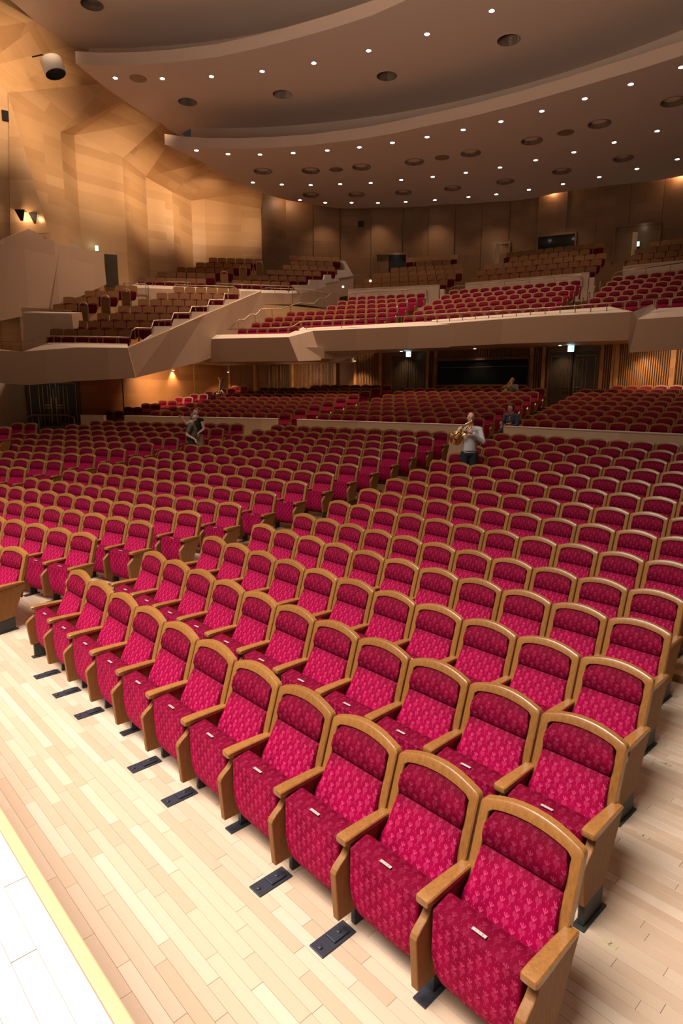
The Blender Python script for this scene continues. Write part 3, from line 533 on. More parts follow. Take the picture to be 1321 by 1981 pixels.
strip([f1t[0], f1t[1], [-21.45, 16.9, 5.60], f2t[0]], [f1b[0], f1b[1], [-20.9, 17.2, 4.33], f2b[0]], 'balcony_front', 'limed', cap=[G['CAP_B1'][0], G['CAP_B1'][1], [-22.3, 17.3, 5.90], G['CAP_B2'][0]])
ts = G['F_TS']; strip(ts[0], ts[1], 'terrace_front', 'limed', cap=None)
b = MB(); c3 = G['CAP_TS']; tt = ts[0]
for q in ([tt[2], tt[3], c3[1], c3[0]], [tt[3], tt[4], c3[2], c3[1]]): b.extrude([Vector(p) for p in q], (-.05, .05, 0))
tag(b.build('terrace_cap', 'limed_top', uvbox=True), kind='structure')
fs = G['F_side']
strip([fs[0][0], fs[0][1], fs[0][2], fs[0][3], fs[0][4]], [fs[1][0], [-24.8, 11.7, 3.86], fs[1][1], [-26.0, 16, 5.0], [-26.6, 18.6, 5.6]], 'terrace_side', 'limed', thick=.2)
def poly(name, pts, mat, thick=.2, parent=None, kind='structure', ref=None):
    P = [Vector(p) for p in pts]; n = Vector((0, 0, 0))
    for i in range(1, len(P)-1): n += (P[i]-P[0]).cross(P[i+1]-P[0])
    n.normalize()
    if n.dot(CAM-P[0]) > 0: n = -n
    b = MB(); b.extrude(P, n*thick); o = b.build(name, mat, parent, uvbox=True)
    if parent is None: tag(o, kind=kind)
    return o
poly('balcony_underside', G['WEDGE'], 'limed', .2)
poly('terrace_step_cap', G['STEP_TS'], 'limed_top', .12)
us = poly('upper_terrace_step_cap', G['U_step'], 'limed_top', .12)
poly('upper_terrace_side', G['U_w1'], 'limed', .15); poly('wall_facet', G['U_w2'], 'limed', .15, us); poly('wall_facet', G['U_w3'], 'limed', .15, us)
uf = poly('upper_terrace_front', G['U_front'], 'limed', .15); poly('wall_facet', G['U_front2'], 'limed', .15, uf)
P, Q = G['U_front'][:2]
b = MB(); 
for P, Q in ((G['U_front'][0], G['U_front'][1]), (G['U_front2'][0], G['U_front2'][1])):
    P, Q = Vector(P), Vector(Q); b.extrude([P, Q, Q+Vector((-.22, .16, .2)), P+Vector((-.22, .16, .2))], (-.05, .04, 0))
b.build('parapet_cap', 'limed_top', uf, uvbox=True)
poly('low_terrace_wall', G['U_low'], 'veneer', .2)
v1 = poly('terrace_wall', G['V1'], 'limed', .3); poly('wall_facet', G['V2'], 'limed', .3, v1)
v3 = G['V3']; w3 = poly('terrace_wall', v3, 'limed', .25)
b = MB(); a, c = Vector(v3[0]), Vector(v3[1]); b.extrude([a, c, c+Vector((-.45, .62, .12)), a+Vector((-.45, .62, .12))], (0, 0, -.05)); b.build('parapet_cap', 'limed_top', w3, uvbox=True)
b = MB(); b.extrude([c, Vector(v3[2]), Vector(v3[2])+Vector((-.45, .62, 0)), c+Vector((-.45, .62, .12))], (-.1, -.05, 0)); b.build('wall_facet', 'limed', w3, uvbox=True)
for k, q in enumerate(('P_UB1', 'P_UB2', 'P_UB3')):
    P, Q = G[q]; zt = (P[2]+Q[2])/2; wallstrip(P[:2], Q[:2], zt-1.3, zt, .3, ('limed_top', 'limed_top'), 'trim_%d' % (k+6), ov=.05)
    # low end pier
    ang = math.atan2(Q[1]-P[1], Q[0]-P[0]); b = MB(); b.box((Q[0]+.12*math.cos(ang), Q[1]+.12*math.sin(ang)+.15, zt-.75), (.24, .34, 1.0), ang)
    tag(b.build('pier', 'limed_top', uvbox=True, bevel=.02), kind='structure')
# --- balcony slabs (soffits)
b = MB(); b.prism([(-22.0, 17.2), (-19.4, 18.3), (-16.5, 19.75), (-8.8, 22.0), (1.5, 23.7), (8, 24.6), (8, 34), (-30, 34), (-21.5, 21.4)][::-1], 4.86, 5.02)
tag(b.build('balcony_slab', 'limed', uvbox=True), kind='structure')
b = MB(); b.prism([(-25.9, 14.3), (-21.5, 16.2), (-20.9, 17.3), (-20.6, 18.0), (-22.6, 21.2), (-31.5, 18.9), (-31.2, 14), (-26.3, 13.8)][::-1], 4.40, 4.9)
tag(b.build('balcony_slab', 'limed', uvbox=True), kind='structure')
b = MB(); b.extrude([(-26.4, 5.3, 3.3), (-24.0, 8.9, 3.5), (-25.5, 13.9, 4.4), (-31.3, 15.5, 4.6), (-29.8, 6.5, 3.3)], (0, 0, .15)); tag(b.build('balcony_slab', 'limed', uvbox=True), kind='structure')

# --- balcony tiers: one step under each row, running on across the aisles
bal = tag(empty('balcony_floor', (-20, 22, 5)), kind='structure')
EXT = {'TS': (.15, .7), 'TSa': (.6, .6), 'U1': (.6, .6), 'U2': (.2, .7), 'B1': (.65, .7), 'B2': (.62, .62), 'B3': (.7, .62), 'UB1': (.62, .7), 'UB2': (.62, .62), 'UB3': (.6, .62)}
for (blk, row, x, y, z, th, n) in G['ROWS']:
    if blk not in EXT: continue
    er, el = EXT[blk]; a = rad(th); ca, sa = math.cos(a), math.sin(a)
    L = n*.54+er+el; cx = -(n*.54+el-er)/2
    for (y0, y1, zz) in ((-.82, .36, z),):
        cy = (y0+y1)/2; b = MB(); b.box((x+cx*ca-cy*sa, y+cx*sa+cy*ca, zz-.45), (L, y1-y0, .9), a); b.build('balcony_step', 'step_pale', bal, uvbox=True)
    # half step in the aisle at the right end
    if blk in ('B1', 'B2', 'UB1', 'UB2') :
        cx, cy = .33, -.62-.28; b = MB(); b.box((x+cx*ca-cy*sa, y+cx*sa+cy*ca, z-.32), (.6, .45, .32), a); b.build('aisle_half_step', 'step_pale', bal, uvbox=True, bevel=.01)

# ---------------------------------------------------------------- upper walls
Ub = [(-32.45, 22.4), (-32.45, 24.3), (-30.5, 27.2), (-27.5, 29.9), (-22, 33.6), (-14, 36.5), (-5, 38.5), (8, 39.8)]
wbu = planwall('wall_back', Ub, 6, 15.2, 'seam', panels=1.65, pm='veneer_dark', gap=.035, prd=.05)
FO = G['FOLD']
wleft = tag(empty('wall_left', (-31.5, 12, 3)), kind='structure')
def wq(pts, mat='veneer', t=.12, nm='wall_panel'):
    P = [Vector(p) for p in pts]; n = (P[1]-P[0]).cross(P[-1]-P[0]).normalized()
    if n.dot(Vector((-8, 8, 6))-P[0]) > 0: n = -n
    b = MB()
    a = b.add(P); q = b.add([p+n*t for p in P]); k = len(P)
    L0 = (P[1]-P[0]).length
    def uvs(idx):
        e1 = (P[1]-P[0]).normalized(); out = []
        for i in idx: v = Vector(b.v[i]); out.append((((v.xy-P[0].xy).length) if False else (v-P[0]).dot(e1)+P[0].x*3, (v-P[0]).dot((P[-1]-P[0]-e1*(P[-1]-P[0]).dot(e1)).normalized())+P[0].z))
        return out
    tri = [(0, 1, 2), (0, 2, 3)] if k == 4 else [(0, 1, 2)]
    for f in tri:
        ii = [a[i] for i in f]; b.face(ii, 0, uvs(ii)); ii = [q[i] for i in f][::-1]; b.face(ii, 0, uvs(ii))
    for i in range(k): j = (i+1) % k; ii = (a[i], q[i], q[j], a[j]); b.face(ii, 0, uvs(ii))
    o = b.build(nm, mat, None); o.parent = wleft; o.matrix_parent_inverse = Matrix.Translation((31.5, -12, -3)); return o
for (A0, K0, T0), (A1, K1, T1) in zip(FO, FO[1:]):
    wq([(A0[0], A0[1], 3.0), (A1[0], A1[1], 3.0), K1, K0])
    e = lambda K, T: [K[i]+(T[i]-K[i])*1.12 for i in range(3)]
    wq([K0, K1, e(K1, T1), e(K0, T0)])
# pointed lighter facet standing off the pleat
k2 = Vector(FO[2][1]); 
def towards(p, d): p = Vector(p); v = (CAM-p).normalized(); return p+v*d
b = MB(); A0, A1 = FO[2][0], FO[3][0]
wq([(A0[0]-.1+.10, A0[1]-.35, 9.6), (A0[0]+.02*0+.12, A0[1]+1.25, 9.9), (k2.x+.10, k2.y+.02, k2.z-.1)], 'veneer')
planwall('wall_left_front', [(-26.5, -6), (-28.066, 4.597)], 2, 20, 'veneer')

# --- canopies
def arc(c, r, x0, x1, n, dr=0):
    out = []
    for i in range(n+1):
        x = x0+(x1-x0)*i/n; out.append((x, c[1]+math.sqrt(max(0, (r+dr)**2-(x-c[0])**2))))
    return out
def slab(name, outer, holes, z0, z1, mats=('plaster', 'plaster_edge')):
    loops = [outer]+holes; vecs = [[Vector((p[0], p[1], 0)) for p in lp] for lp in loops]
    tri = tessellate_polygon(vecs); flat = [p for lp in loops for p in lp]
    b = MB(); lo = b.add([(p[0], p[1], z0) for p in flat]); hi = b.add([(p[0], p[1], z1) for p in flat])
    for t in tri:
        p, q, r = [flat[i] for i in t]; cr = (q[0]-p[0])*(r[1]-p[1])-(q[1]-p[1])*(r[0]-p[0])
        t = t if cr < 0 else t[::-1]
        b.face([lo[i] for i in t], 0); b.face([hi[i] for i in t[::-1]], 0)
    s = 0
    for lp in loops:
        n = len(lp)
        for i in range(n): j = (i+1) % n; b.face((lo[s+i], lo[s+j], hi[s+j], hi[s+i]), 1 if lp is outer else 0)
        s += n
    return tag(b.build(name, list(mats)), kind='structure')
def circle(c, r, n=28): return [(c[0]+r*math.cos(2*math.pi*i/n), c[1]+r*math.sin(2*math.pi*i/n)) for i in range(n)]
c1f = [tuple(p) for p in G['C1F']]; c1s = [tuple(p) for p in G['C1S']]
outer1 = c1f+arc((-10.0, -1.6), 24.5, -7.2, 9, 14)+[(9, 39.4), (-5, 37.9)]+c1s[::-1]
HR = .44
can1 = slab('ceiling_1', outer1, [circle(p, HR) for p in G['RING1']], 14.5, 14.98)
c2f = [tuple(p) for p in G['C2F']]
back1 = arc((-10.5, -1.6), 24.5, -30.6, 9, 30, 2.6)
outer2 = c2f+arc((-12.5, -4.54), 21.2, -15.5, 8, 14)+[(9, 10)]+back1[::-1]+[tuple(p) for p in G['C2S']][::-1]
can2 = slab('ceiling_2', outer2, [circle(p, HR) for p in G['HOLE2']], 16.5, 16.98)
back2 = arc((-13.0, -4.54), 21.2, -30.5, 9, 30, 2.4)
outer3 = [tuple(p) for p in G['C3S']]+back2+[(9, 4), (-2, 3.0), (-14, 3.5), (-24, 5.2)]
can3 = slab('ceiling_3', outer3, [circle(p, HR) for p in G['HOLE3']], 18.5, 18.98)
def ribbon(name, pts, z0, z1, mat='plaster', t=.1):
    b = MB()
    for p, q in zip(pts, pts[1:]): b.extrude([(p[0], p[1], z0), (q[0], q[1], z0), (q[0], q[1], z1), (p[0], p[1], z1)], (0, t, 0))
    return tag(b.build(name, mat), kind='structure')
ribbon('ceiling_upstand', back1, 14.9, 16.6); ribbon('ceiling_upstand', back2, 16.9, 18.6)
# roof above everything (closes the hall)
b = MB(); b.box((-12, 14, 21.2), (46, 56, .3)); tag(b.build('ceiling', 'dark'), kind='structure')

# --- fittings in the canopies
ORD = ['first', 'second', 'third', 'fourth', 'fifth', 'sixth', 'seventh', 'eighth', 'ninth', 'tenth', 'eleventh', 'twelfth', 'thirteenth', 'fourteenth', 'fifteenth', 'sixteenth']
def downlight_mesh(r, z):
    a = MB(); a.lathe([(0.001, -.006), (r, -.006), (r, .0)], 20); return a.mesh('lamp_disc', ['lamp'])
dm = downlight_mesh(.10, 0); tr = MB(); tr.lathe([(.10, -.004), (.125, -.008), (.128, .001)], 20); trm = tr.mesh('trim', ['trim_ring'])
def downlight(x, y, z, lab, grp):
    t = empty('downlight', (x, y, z), 0, lab, 'ceiling light', grp)
    for nm, me in (('lamp', dm), ('trim', trm)):
        o = bpy.data.objects.new(nm, me); COL.objects.link(o); o.parent = t
for r, (row, rn) in enumerate(zip(G['DL1'], ('front', 'middle', 'rear'))):
    for k, (x, y) in enumerate(row):
        downlight(x, y, 14.5, '%s small bright downlight from the left, %s row of lowest canopy' % (ORD[k], rn), 'downlights in the lowest canopy')
        if k % 2 == 1: spot('downlight_beam', (x, y, 14.45), (x, y, 0), 240, kelvin(3400), 100, .8, .1)
for k, (x, y) in enumerate(G['DL2']):
    downlight(x, y, 16.5, '%s small bright downlight from the left in the middle canopy' % ORD[k], 'downlights in the middle canopy')
    spot('downlight_beam', (x, y, 16.45), (x, y, 0), 1150, kelvin(3400), 100, .8, .1)
cup = MB(); cup.lathe([(HR+.012, -.012), (HR, -.015), (HR, .3), (HR*.98, .75), (.0005, .76)], 28); cupm = cup.mesh('cup', ['trim_ring'], True)
cd_ = MB(); cd_.lathe([(.0005, .74), (HR*.96, .74)], 28); cdm = cd_.mesh('opening', ['dark'])
rim = MB(); rim.lathe([(HR, -.018), (HR+.05, -.03), (HR+.06, .002)], 28); rimm = rim.mesh('rim', ['trim_ring'], True)
rimp = MB(); rimp.lathe([(HR, -.008), (HR+.02, -.012), (HR+.022, .002)], 28); rimpm = rimp.mesh('rim', ['plaster'], True)
lens_ = MB(); lens_.lathe([(.0005, .05), (HR*.45, .055), (HR*.86, .10), (HR*.9, .16)], 28); lensm = lens_.mesh('diffuser', ['plaster_edge'], True)
def recess(x, y, z, lab, grp, kind):
    t = empty('recessed_lamp_housing' if kind == 'ring' else 'ceiling_port', (x, y, z), 0, lab, 'ceiling fitting', grp)
    parts = [('cup', cupm), ('opening', cdm), ('rim', rimm if kind == 'ring' else rimpm)]
    if kind == 'ring': parts.append(('diffuser', lensm))
    for nm, me in parts:
        o = bpy.data.objects.new(nm, me); COL.objects.link(o); o.parent = t
for k, (x, y) in enumerate(G['RING1']):
    rw = 'front' if k < 8 else 'rear'; recess(x, y, 14.5, '%s round recessed housing from the left, %s line of lowest canopy' % (ORD[k if k < 8 else k-8], rw), 'round recessed housings', 'ring')
for k, (x, y) in enumerate(G['HOLE2']): recess(x, y, 16.5, '%s round open port from the left in the middle canopy' % ORD[k], 'round ports in the upper canopies', 'hole')
for k, (x, y) in enumerate(G['HOLE3']): recess(x, y, 18.5, 'round open port in the topmost canopy at upper left', 'round ports in the upper canopies', 'hole')
for k, ((x, y), z) in enumerate([(p, 14.5) for p in G['DISC1']]+[(p, 16.5) for p in G['DISC2']]):
    b = MB(); b.lathe([(.0005, -.012), (.36, -.012), (.38, .004)], 28); o = b.build('ceiling_disc', 'trim_ring'); o.location = (x, y, z)
    tag(o, ('%s flush round plate from the left in the lowest canopy' % ORD[k]) if k < 3 else 'flush round plate between two downlights of the middle canopy', 'ceiling plate', 'flush round ceiling plates')
# speaker barrel near the left wall
x, y, z = G['SPK']; t = empty('ceiling_speaker', (x, y, z), 0, 'short white cylindrical speaker barrel in front of the left wall', 'speaker')
t.rotation_euler = (rad(12), rad(-14), 0)
b = MB(); b.lathe([(.40, -.28), (.42, -.26), (.42, .28), (.40, .30), (.0005, .30)], 32); b.build('housing', 'white', t, True)
b = MB(); b.lathe([(.0005, -.16), (.39, -.16), (.40, -.28)], 32); b.build('grille', 'dark', t, True)
b = MB(); b.tube([(0, 0, .28), (-.5, 0, .8), (-1.3, 0, 1.2)], .03); b.build('bracket', 'dark', t)
# bright rectangular port in the topmost canopy with a cable
b = MB(); q = Vector((-15.2, 12.6, 18.47))
t = empty('light_port', (-17.9, 12.45, 18.46), rad(28), 'white boxed light port with black rod at the top edge of the ceiling', 'ceiling fitting')
b = MB(); b.box((0, .3, -.0), (1.6, .04, .3)); b.box((-.8, -.3, 0), (.04, 1.2, .3)); b.box((0, -.3, .1), (1.6, 1.2, .04)); b.build('housing', 'white', t)
b = MB(); b.tube([(-.55, .1, .1), (-.52, .05, -.28)], .03); b.build('rod', 'dark', t)

# ---------------------------------------------------------------- wall fittings, signs, lamps
def rail(name, pts, lab, posts, r=.022, grp='metal handrails', zb=.9):
    """tube following pts with posts (index list or n) dropping zb"""
    t = empty(name, pts[0], 0, lab, 'handrail', grp); o0 = Vector(pts[0]); P = [Vector(p)-o0 for p in pts]
    b = MB(); b.tube(P, r, 8); b.build('top_rail', 'steel', t, True)
    Ls = [0]
    for p, q in zip(P, P[1:]): Ls.append(Ls[-1]+(q-p).length)
    for k in range(posts):
        s = Ls[-1]*(k+.5)/posts
        for i in range(len(P)-1):
            if Ls[i+1] >= s: break
        p = P[i]+(P[i+1]-P[i])*((s-Ls[i])/max(1e-6, Ls[i+1]-Ls[i]))
        b = MB(); b.tube([p, p+Vector((0, 0, -zb))], r*.8, 6); b.build('post', 'steel', t)
    return t
RL = G['RAILS']
rail('handrail', RL['b1'], 'thin rail on the left, lower part of the balcony front', 4, zb=.35)
rail('handrail', RL['b2'], 'long thin rail along the central balcony front', 22, zb=.4)
rail('handrail', RL['ts'], 'rail along the front of the left side terrace', 6, zb=.4)
rail('handrail', G['RAIL_TS'], 'stepped rail climbing beside the left side terrace seats', 9, zb=.4)
rail('handrail', RL['u1'], 'bent rail in front of the doorway by the left wall', 2)
rail('handrail', RL['u2'], 'straight rail on the left part of the upper terrace parapet', 5, zb=.35)
rail('handrail', RL['u3'], 'rail with bent ends between lower and upper side terraces', 3, zb=.5)
rail('handrail', RL['u4'], 'straight rail on the right part of the upper terrace parapet', 6, zb=.35)
rail('handrail', RL['u5'], 'rail along the landing before the upper terrace end', 3, zb=.8)
rail('handrail', RL['st'], 'zigzag stair rail beside the terrace side wall', 6, zb=.75)
rail('handrail', RL['ub1'], 'low rail before the left white balcony parapet', 4, zb=.3)
rail('handrail', RL['ub2'], 'low rail before the middle white balcony parapet', 6, zb=.3)
rail('handrail', RL['ub3'], 'low rail before the right white balcony parapet', 3, zb=.3)
rail('handrail', [(-27.75, 6.4, 1.5), (-27.72, 6.45, 1.78), (-27.6, 6.6, 1.86), (-26.7, 7.75, 1.86), (-26.5, 7.95, 1.78), (-26.45, 8.0, 1.0)], 'grey tubular rail before the dark double door at lower left', 2, .03, zb=.9)
def exit_sign(px, z, th, lab):
    x, y = px; t = empty('exit_sign', (x, y, z), rad(th), lab, 'exit sign', 'lit exit signs')
    b = MB(); b.box((0, .03, 0), (.27, .06, .27)); b.build('housing', 'white', t, bevel=.008)
    b = MB(); b.box((0, -.006, 0), (.24, .012, .24)); b.build('face', 'exit', t, bevel=.004)
    b = MB(); b.tube([(0, .03, .13), (0, .03, .3)], .015); b.build('bracket', 'steel', t)
    # running figure and doorway mark
    b = MB(); b.box((.06, -.0135, -.01), (.06, .002, .13)); b.box((-.04, -.0135, .035), (.028, .002, .028)); b.box((-.045, -.0135, -.01), (.03, .002, .06)); b.box((-.07, -.0135, -.06), (.07, .002, .014)); b.box((-.03, -.0135, -.07), (.014, .002, .05))
    b.build('pictogram', mat_g, t)
    l = bpy.data.lights.new('sign_glow', 'POINT'); l.energy = 1.2; l.color = (.55, 1, .95); l.shadow_soft_size = .1; o = bpy.data.objects.new('sign_glow', l); COL.objects.link(o); o.parent = t; o.location = (0, -.3, .1)
MT['exit_green'] = mat_emit('exit_green', (.25, .85, .75), 1.6); mat_g = 'exit_green'
ms = G['misc']
exit_sign(ms['sign_c'][:2], 4.72, 14, 'glowing exit sign above the door left of the dark booth window')
exit_sign(ms['sign_r'][:2], 4.72, 14, 'glowing exit sign above the door right of the dark booth window')
exit_sign(ms['sign_u1'][:2], ms['sign_u1'][2], 20, 'glowing exit sign on the dark balcony doorway near its centre')
exit_sign(ms['sign_u2'][:2], ms['sign_u2'][2], 20, 'glowing exit sign on the balcony doorway at far right')
exit_sign(ms['sign_l'][:2], ms['sign_l'][2], 66, 'glowing exit sign on the wooden wall above the left side terrace')
exit_sign(ms['box_l'][:2], ms['box_l'][2]-.0, 60, 'glowing exit sign half hidden under the terrace at lower left')
def sconce(p, lab):
    t = empty('wall_sconce', p, rad(52), lab, 'wall lamp', 'pair of wedge wall lamps'); t.scale = (.62,)*3
    b = MB(); b.extrude([(-.34, -.34, .32), (.34, -.34, .32), (0.12, -.16, -.34), (-.06, -.16, -.34)], (0, .05, 0)); b.extrude([(-.34, -.34, .32), (.34, -.34, .32), (.30, .2, .32), (-.30, .2, .32)], (0, 0, .03)); b.build('shade', 'dark', t)
    b = MB(); b.extrude([(.16, -.12, .22), (.20, -.12, .22), (.10, -.05, -.2), (.06, -.05, -.2)], (0, .04, 0)); b.build('lamp', 'lamp_warm', t)
    for dx in (-.45, .4):
        l = bpy.data.lights.new('sconce_glow', 'POINT'); l.energy = 16; l.color = kelvin(3000); l.shadow_soft_size = .05; o = bpy.data.objects.new('sconce_glow', l); COL.objects.link(o); o.parent = t; o.location = (dx*1.0, .10, 0)
for p, lb in zip(G['SCONCE'], ('left', 'right')): sconce((p[0]+.35, p[1]-.25, p[2]), '%s one of two dark wedge wall lamps above the white terrace' % lb)
# openings in the upper back wall
def opening(name, A0, A1, mat='dark', frame='veneer_dark', glow=None, win=False):
    (x0, y0, za), (x1, y1, zb) = A0, A1; L = math.hypot(x1-x0, y1-y0); ang = math.atan2(y1-y0, x1-x0); H = abs(za-zb)
    t = tag(empty(name, ((x0+x1)/2, (y0+y1)/2, min(za, zb)), ang), kind='structure')
    b = MB(); b.box((0, .05, H/2), (L, .06, H)); b.build('pane' if win else 'door_leaf', mat, t, uvbox=True)
    b = MB(); 
    for c, s_ in (((0, 0, H), (L+.12, .22, .1)), ((-L/2, 0, H/2), (.1, .22, H)), ((L/2, 0, H/2), (.1, .22, H))): b.box(c, s_)
    b.build('window_frame' if win else 'door_frame', frame, t, uvbox=True)
    if glow:
        l = bpy.data.lights.new('lobby_glow', 'POINT'); l.energy = glow; l.color = (.75, .9, 1); l.shadow_soft_size = .1; o = bpy.data.objects.new('lobby_glow', l); COL.objects.link(o); o.parent = t; o.location = (L*.15, -.25, H-.15)
    return t
U = G['UP']
opening('door_5', *U['niche'], glow=1.5); opening('door_6', *U['door_u1'], mat='veneer_dark', glow=1.5); opening('window_2', *U['booth_u'], mat='glass_dark', win=True)  # the niche is a flat dark sheet standing for its shade
opening('door_7', *U['door_u2'], mat='veneer_dark', glow=1.5)
b = MB(); b.box((U['vent'][0][0], U['vent'][0][1], U['vent'][0][2]-.15), (.35, .08, .33), rad(42)); tag(b.build('wall_vent', 'dark'), 'small black square vent on the back wall, centre left', 'vent')
x, y, z = G['LVENT']; b = MB(); b.box((x+.1, y-.05, z), (.25, .12, .38), rad(80)); tag(b.build('wall_vent', 'dark'), 'small black rectangular vent on the left wooden wall', 'vent')
P, Q = G['SIDEDOOR']; b = MB(); b.box((P[0]+.30, P[1]+.22, (P[2]+Q[2])/2-.1), (.62, .12, abs(P[2]-Q[2])+.1), rad(66)); tag(b.build('door_8', 'door'), kind='structure')
# narrow pale door leaves standing open at the balcony entrances
for (x, y, z, th, h, lab) in ((-20.75, 30.6, 9.5, 60, 1.9, 'tall pale open door leaf between two upper balcony blocks'), (-27.0, 29.6, 9.7, 40, 1.1, 'narrow pale door edge in the left balcony entrance'), (-14.9, 35.3, 10.2, 60, 1.6, 'narrow pale door edge in the right balcony entrance')):
    b = MB(); b.box((x, y, z+h/2), (.28, .06, h), rad(th)); tag(b.build('open_door_leaf', 'limed', uvbox=True), lab, 'door leaf')
# --- wall washers hidden at canopy level, aimed at the pleated wall
for (p, q, e) in (((-25.6, 9.6, 13.6), (-31.0, 9.2, 13.6), 420), ((-26.4, 12.5, 13.0), (-31.6, 12.6, 13.5), 520), ((-27.4, 15.4, 12.5), (-32.9, 15.4, 13.3), 520), ((-28.3, 18.2, 12.5), (-34.0, 18.2, 13.3), 560), ((-28.4, 20.8, 12.5), (-33.6, 20.9, 13.2), 260), ((-24.6, 6.0, 14.5), (-29.6, 6.4, 14.8), 520), ((-24.0, 2.6, 14.5), (-28.6, 3.5, 15.0), 520), ((-25.2, 8.0, 17.4), (-30.0, 8.2, 16.8), 340), ((-24.2, 4.0, 17.4), (-29.6, 5.6, 17.4), 420), ((-27.0, 13.6, 15.9), (-30.6, 13.6, 15.0), 180)):
    spot('wall_washer', p, q, e*2.3, kelvin(3000), 62, 1.0, .4)
# scallops between the canopy and the back wall
for k, (x, y) in enumerate(((-31.6, 24.0), (-30.1, 26.6), (-28.3, 28.5), (-26.4, 30.0), (-24.4, 31.4), (-22.4, 32.8), (-19.5, 34.1), (-13.2, 36.3))):
    l = bpy.data.lights.new('slot_lamp', 'POINT'); l.energy = 42; l.color = kelvin(3000); l.shadow_soft_size = .06
    o = bpy.data.objects.new('slot_lamp', l); COL.objects.link(o); o.location = (x, y, 14.72)
# under-balcony downlights
tl = MB(); tl.lathe([(.0005, -.005), (.045, -.005), (.06, .0)], 14); tlm = tl.mesh('soffit_lamp', ['tiny'])
for k, (x, y, e) in enumerate(((-29.7, 17.9, 22), (-27.0, 18.9, 22), (-24.6, 19.7, 40), (-22.0, 20.4, 40), (-19.6, 21.2, 12), (-15.9, 22.0, 12), (-12.2, 22.8, 12), (-9.0, 23.2, 50), (-6.0, 23.3, 30), (-29.9, 14.6, 34), (-29.55, 11.9, 20))):
    z = 4.85 if x > -22 else 4.45
    if x < -29.4: z = 4.0
    o = bpy.data.objects.new('soffit_lamp', tlm); COL.objects.link(o); o.location = (x, y, z); tag(o, '%s tiny lamp from the left under the balcony' % ORD[(0, 1, 2, 3, 4, 5, 6, 7, 8, 9, 10)[k]], 'ceiling light', 'tiny lamps under the balcony')
    spot('soffit_beam', (x, y, z-.03), (x-(.9 if x < -29.5 else 0), y+(.8 if x >= -29.5 else 0), 0), e*5, kelvin(3000), 95, .9, .05)

# added soft fill for the walls under the balcony, no fittings there
area('under_balcony_fill', (-28.4, 13.2, 4.1), (-31.0, 14.4, 2.0), 2.2, 95, kelvin(3000), 150)
area('under_balcony_fill', (-24.8, 18.6, 4.35), (-25.6, 20.6, 2.6), 2.2, 45, kelvin(3000), 150)
area('under_balcony_fill', (-8.0, 22.4, 4.35), (-8.2, 24.0, 2.6), 2.0, 30, kelvin(3000), 150)

for k, (x, y, z, lb) in enumerate(((-25.95, 23.25, 8.78, 'tiny glowing step lamp at the left end of the left white balcony parapet'), (-25.9, 25.4, 9.35, 'tiny glowing step lamp beside the upper balcony stairs, centre left'), (-24.9, 15.9, 5.75, 'tiny glowing lamp at the foot of the zigzag stair rail'))):
    b = MB(); b.ell((0, 0, 0), (.055, .055, .055), 10); o = b.build('step_lamp', 'tiny'); o.location = (x, y, z); tag(o, lb, 'step lamp', 'tiny step lamps')
# ================================================================ SEATS (local frame: x across, -y faces the stage, floor at z=0; right boundary at x=0, seat spans x=-.54..0)
HW = .27
def back_y(z): return -.30*(.90-z)           # front plane of the reclined back frame
def frame_mesh(hi=True):
    """arched wooden surround: outer and inner outline swept back by its thickness"""
    w, wi = .263, .211; N = 12 if hi else 5
    def outer():
        P = [(-w, .40), (-w, .858)]; rc = .034
        for i in range(1, 4 if hi else 2): a = math.pi/2*i/(4 if hi else 2); P.append((-w+rc*(1-math.cos(a)), .862+.030*math.sin(a)))
        for i in range(N+1):
            x = (-w+rc)+(2*(w-rc))*i/N; P.append((x, .938-.044*(x/(w-rc))**2))
        for i in range(3 if hi else 1, 0, -1): a = math.pi/2*i/(4 if hi else 2); P.append((w-rc*(1-math.cos(a)), .862+.030*math.sin(a)))
        P += [(w, .858), (w, .40)]; return P
    O = outer()
    def inner_of(k, p):
        x, z = p
        f = wi/w; xi = x*f
        if z <= .41: return (xi, .40)
        zi = min(z, .884-.034*(xi/wi)**2-.016*max(0, (abs(xi)-.175)/.038)**2)
        return (xi, zi)
    I = [inner_of(k, p) for k, p in enumerate(O)]
    b = MB(); T = .048; e = .006
    def ring(pts, dy, inset=0): 
        return b.add([(x, back_y(z)+dy, z) for x, z in pts])
    def shrink(pts, k): return [(x*(1-k/.26), z-(k if z > .6 else 0)*max(0, (z-.6)/.3)) for x, z in pts]
    if hi:
        fo = ring(shrink(O, e), 0); so = ring(O, e); bo = ring(O, T-e); bo2 = ring(shrink(O, e), T)
        fi = ring([(x*1.02, z+.004 if z > .6 else z) for x, z in I], 0); si = ring(I, e*.8); bi = ring(I, T)
        seq = [bo2, bo, so, fo, fi, si, bi]
    else:
        seq = [ring(O, T), ring(O, 0), ring(I, 0), ring(I, T)]
    n = len(O)
    loop = seq+[seq[0]]
    for A, B in zip(loop, loop[1:]):
        for i in range(n-1): b.face((A[i], A[i+1], B[i+1], B[i]))
    b.face([s[0] for s in seq][::-1]); b.face([s[-1] for s in seq])
    return b
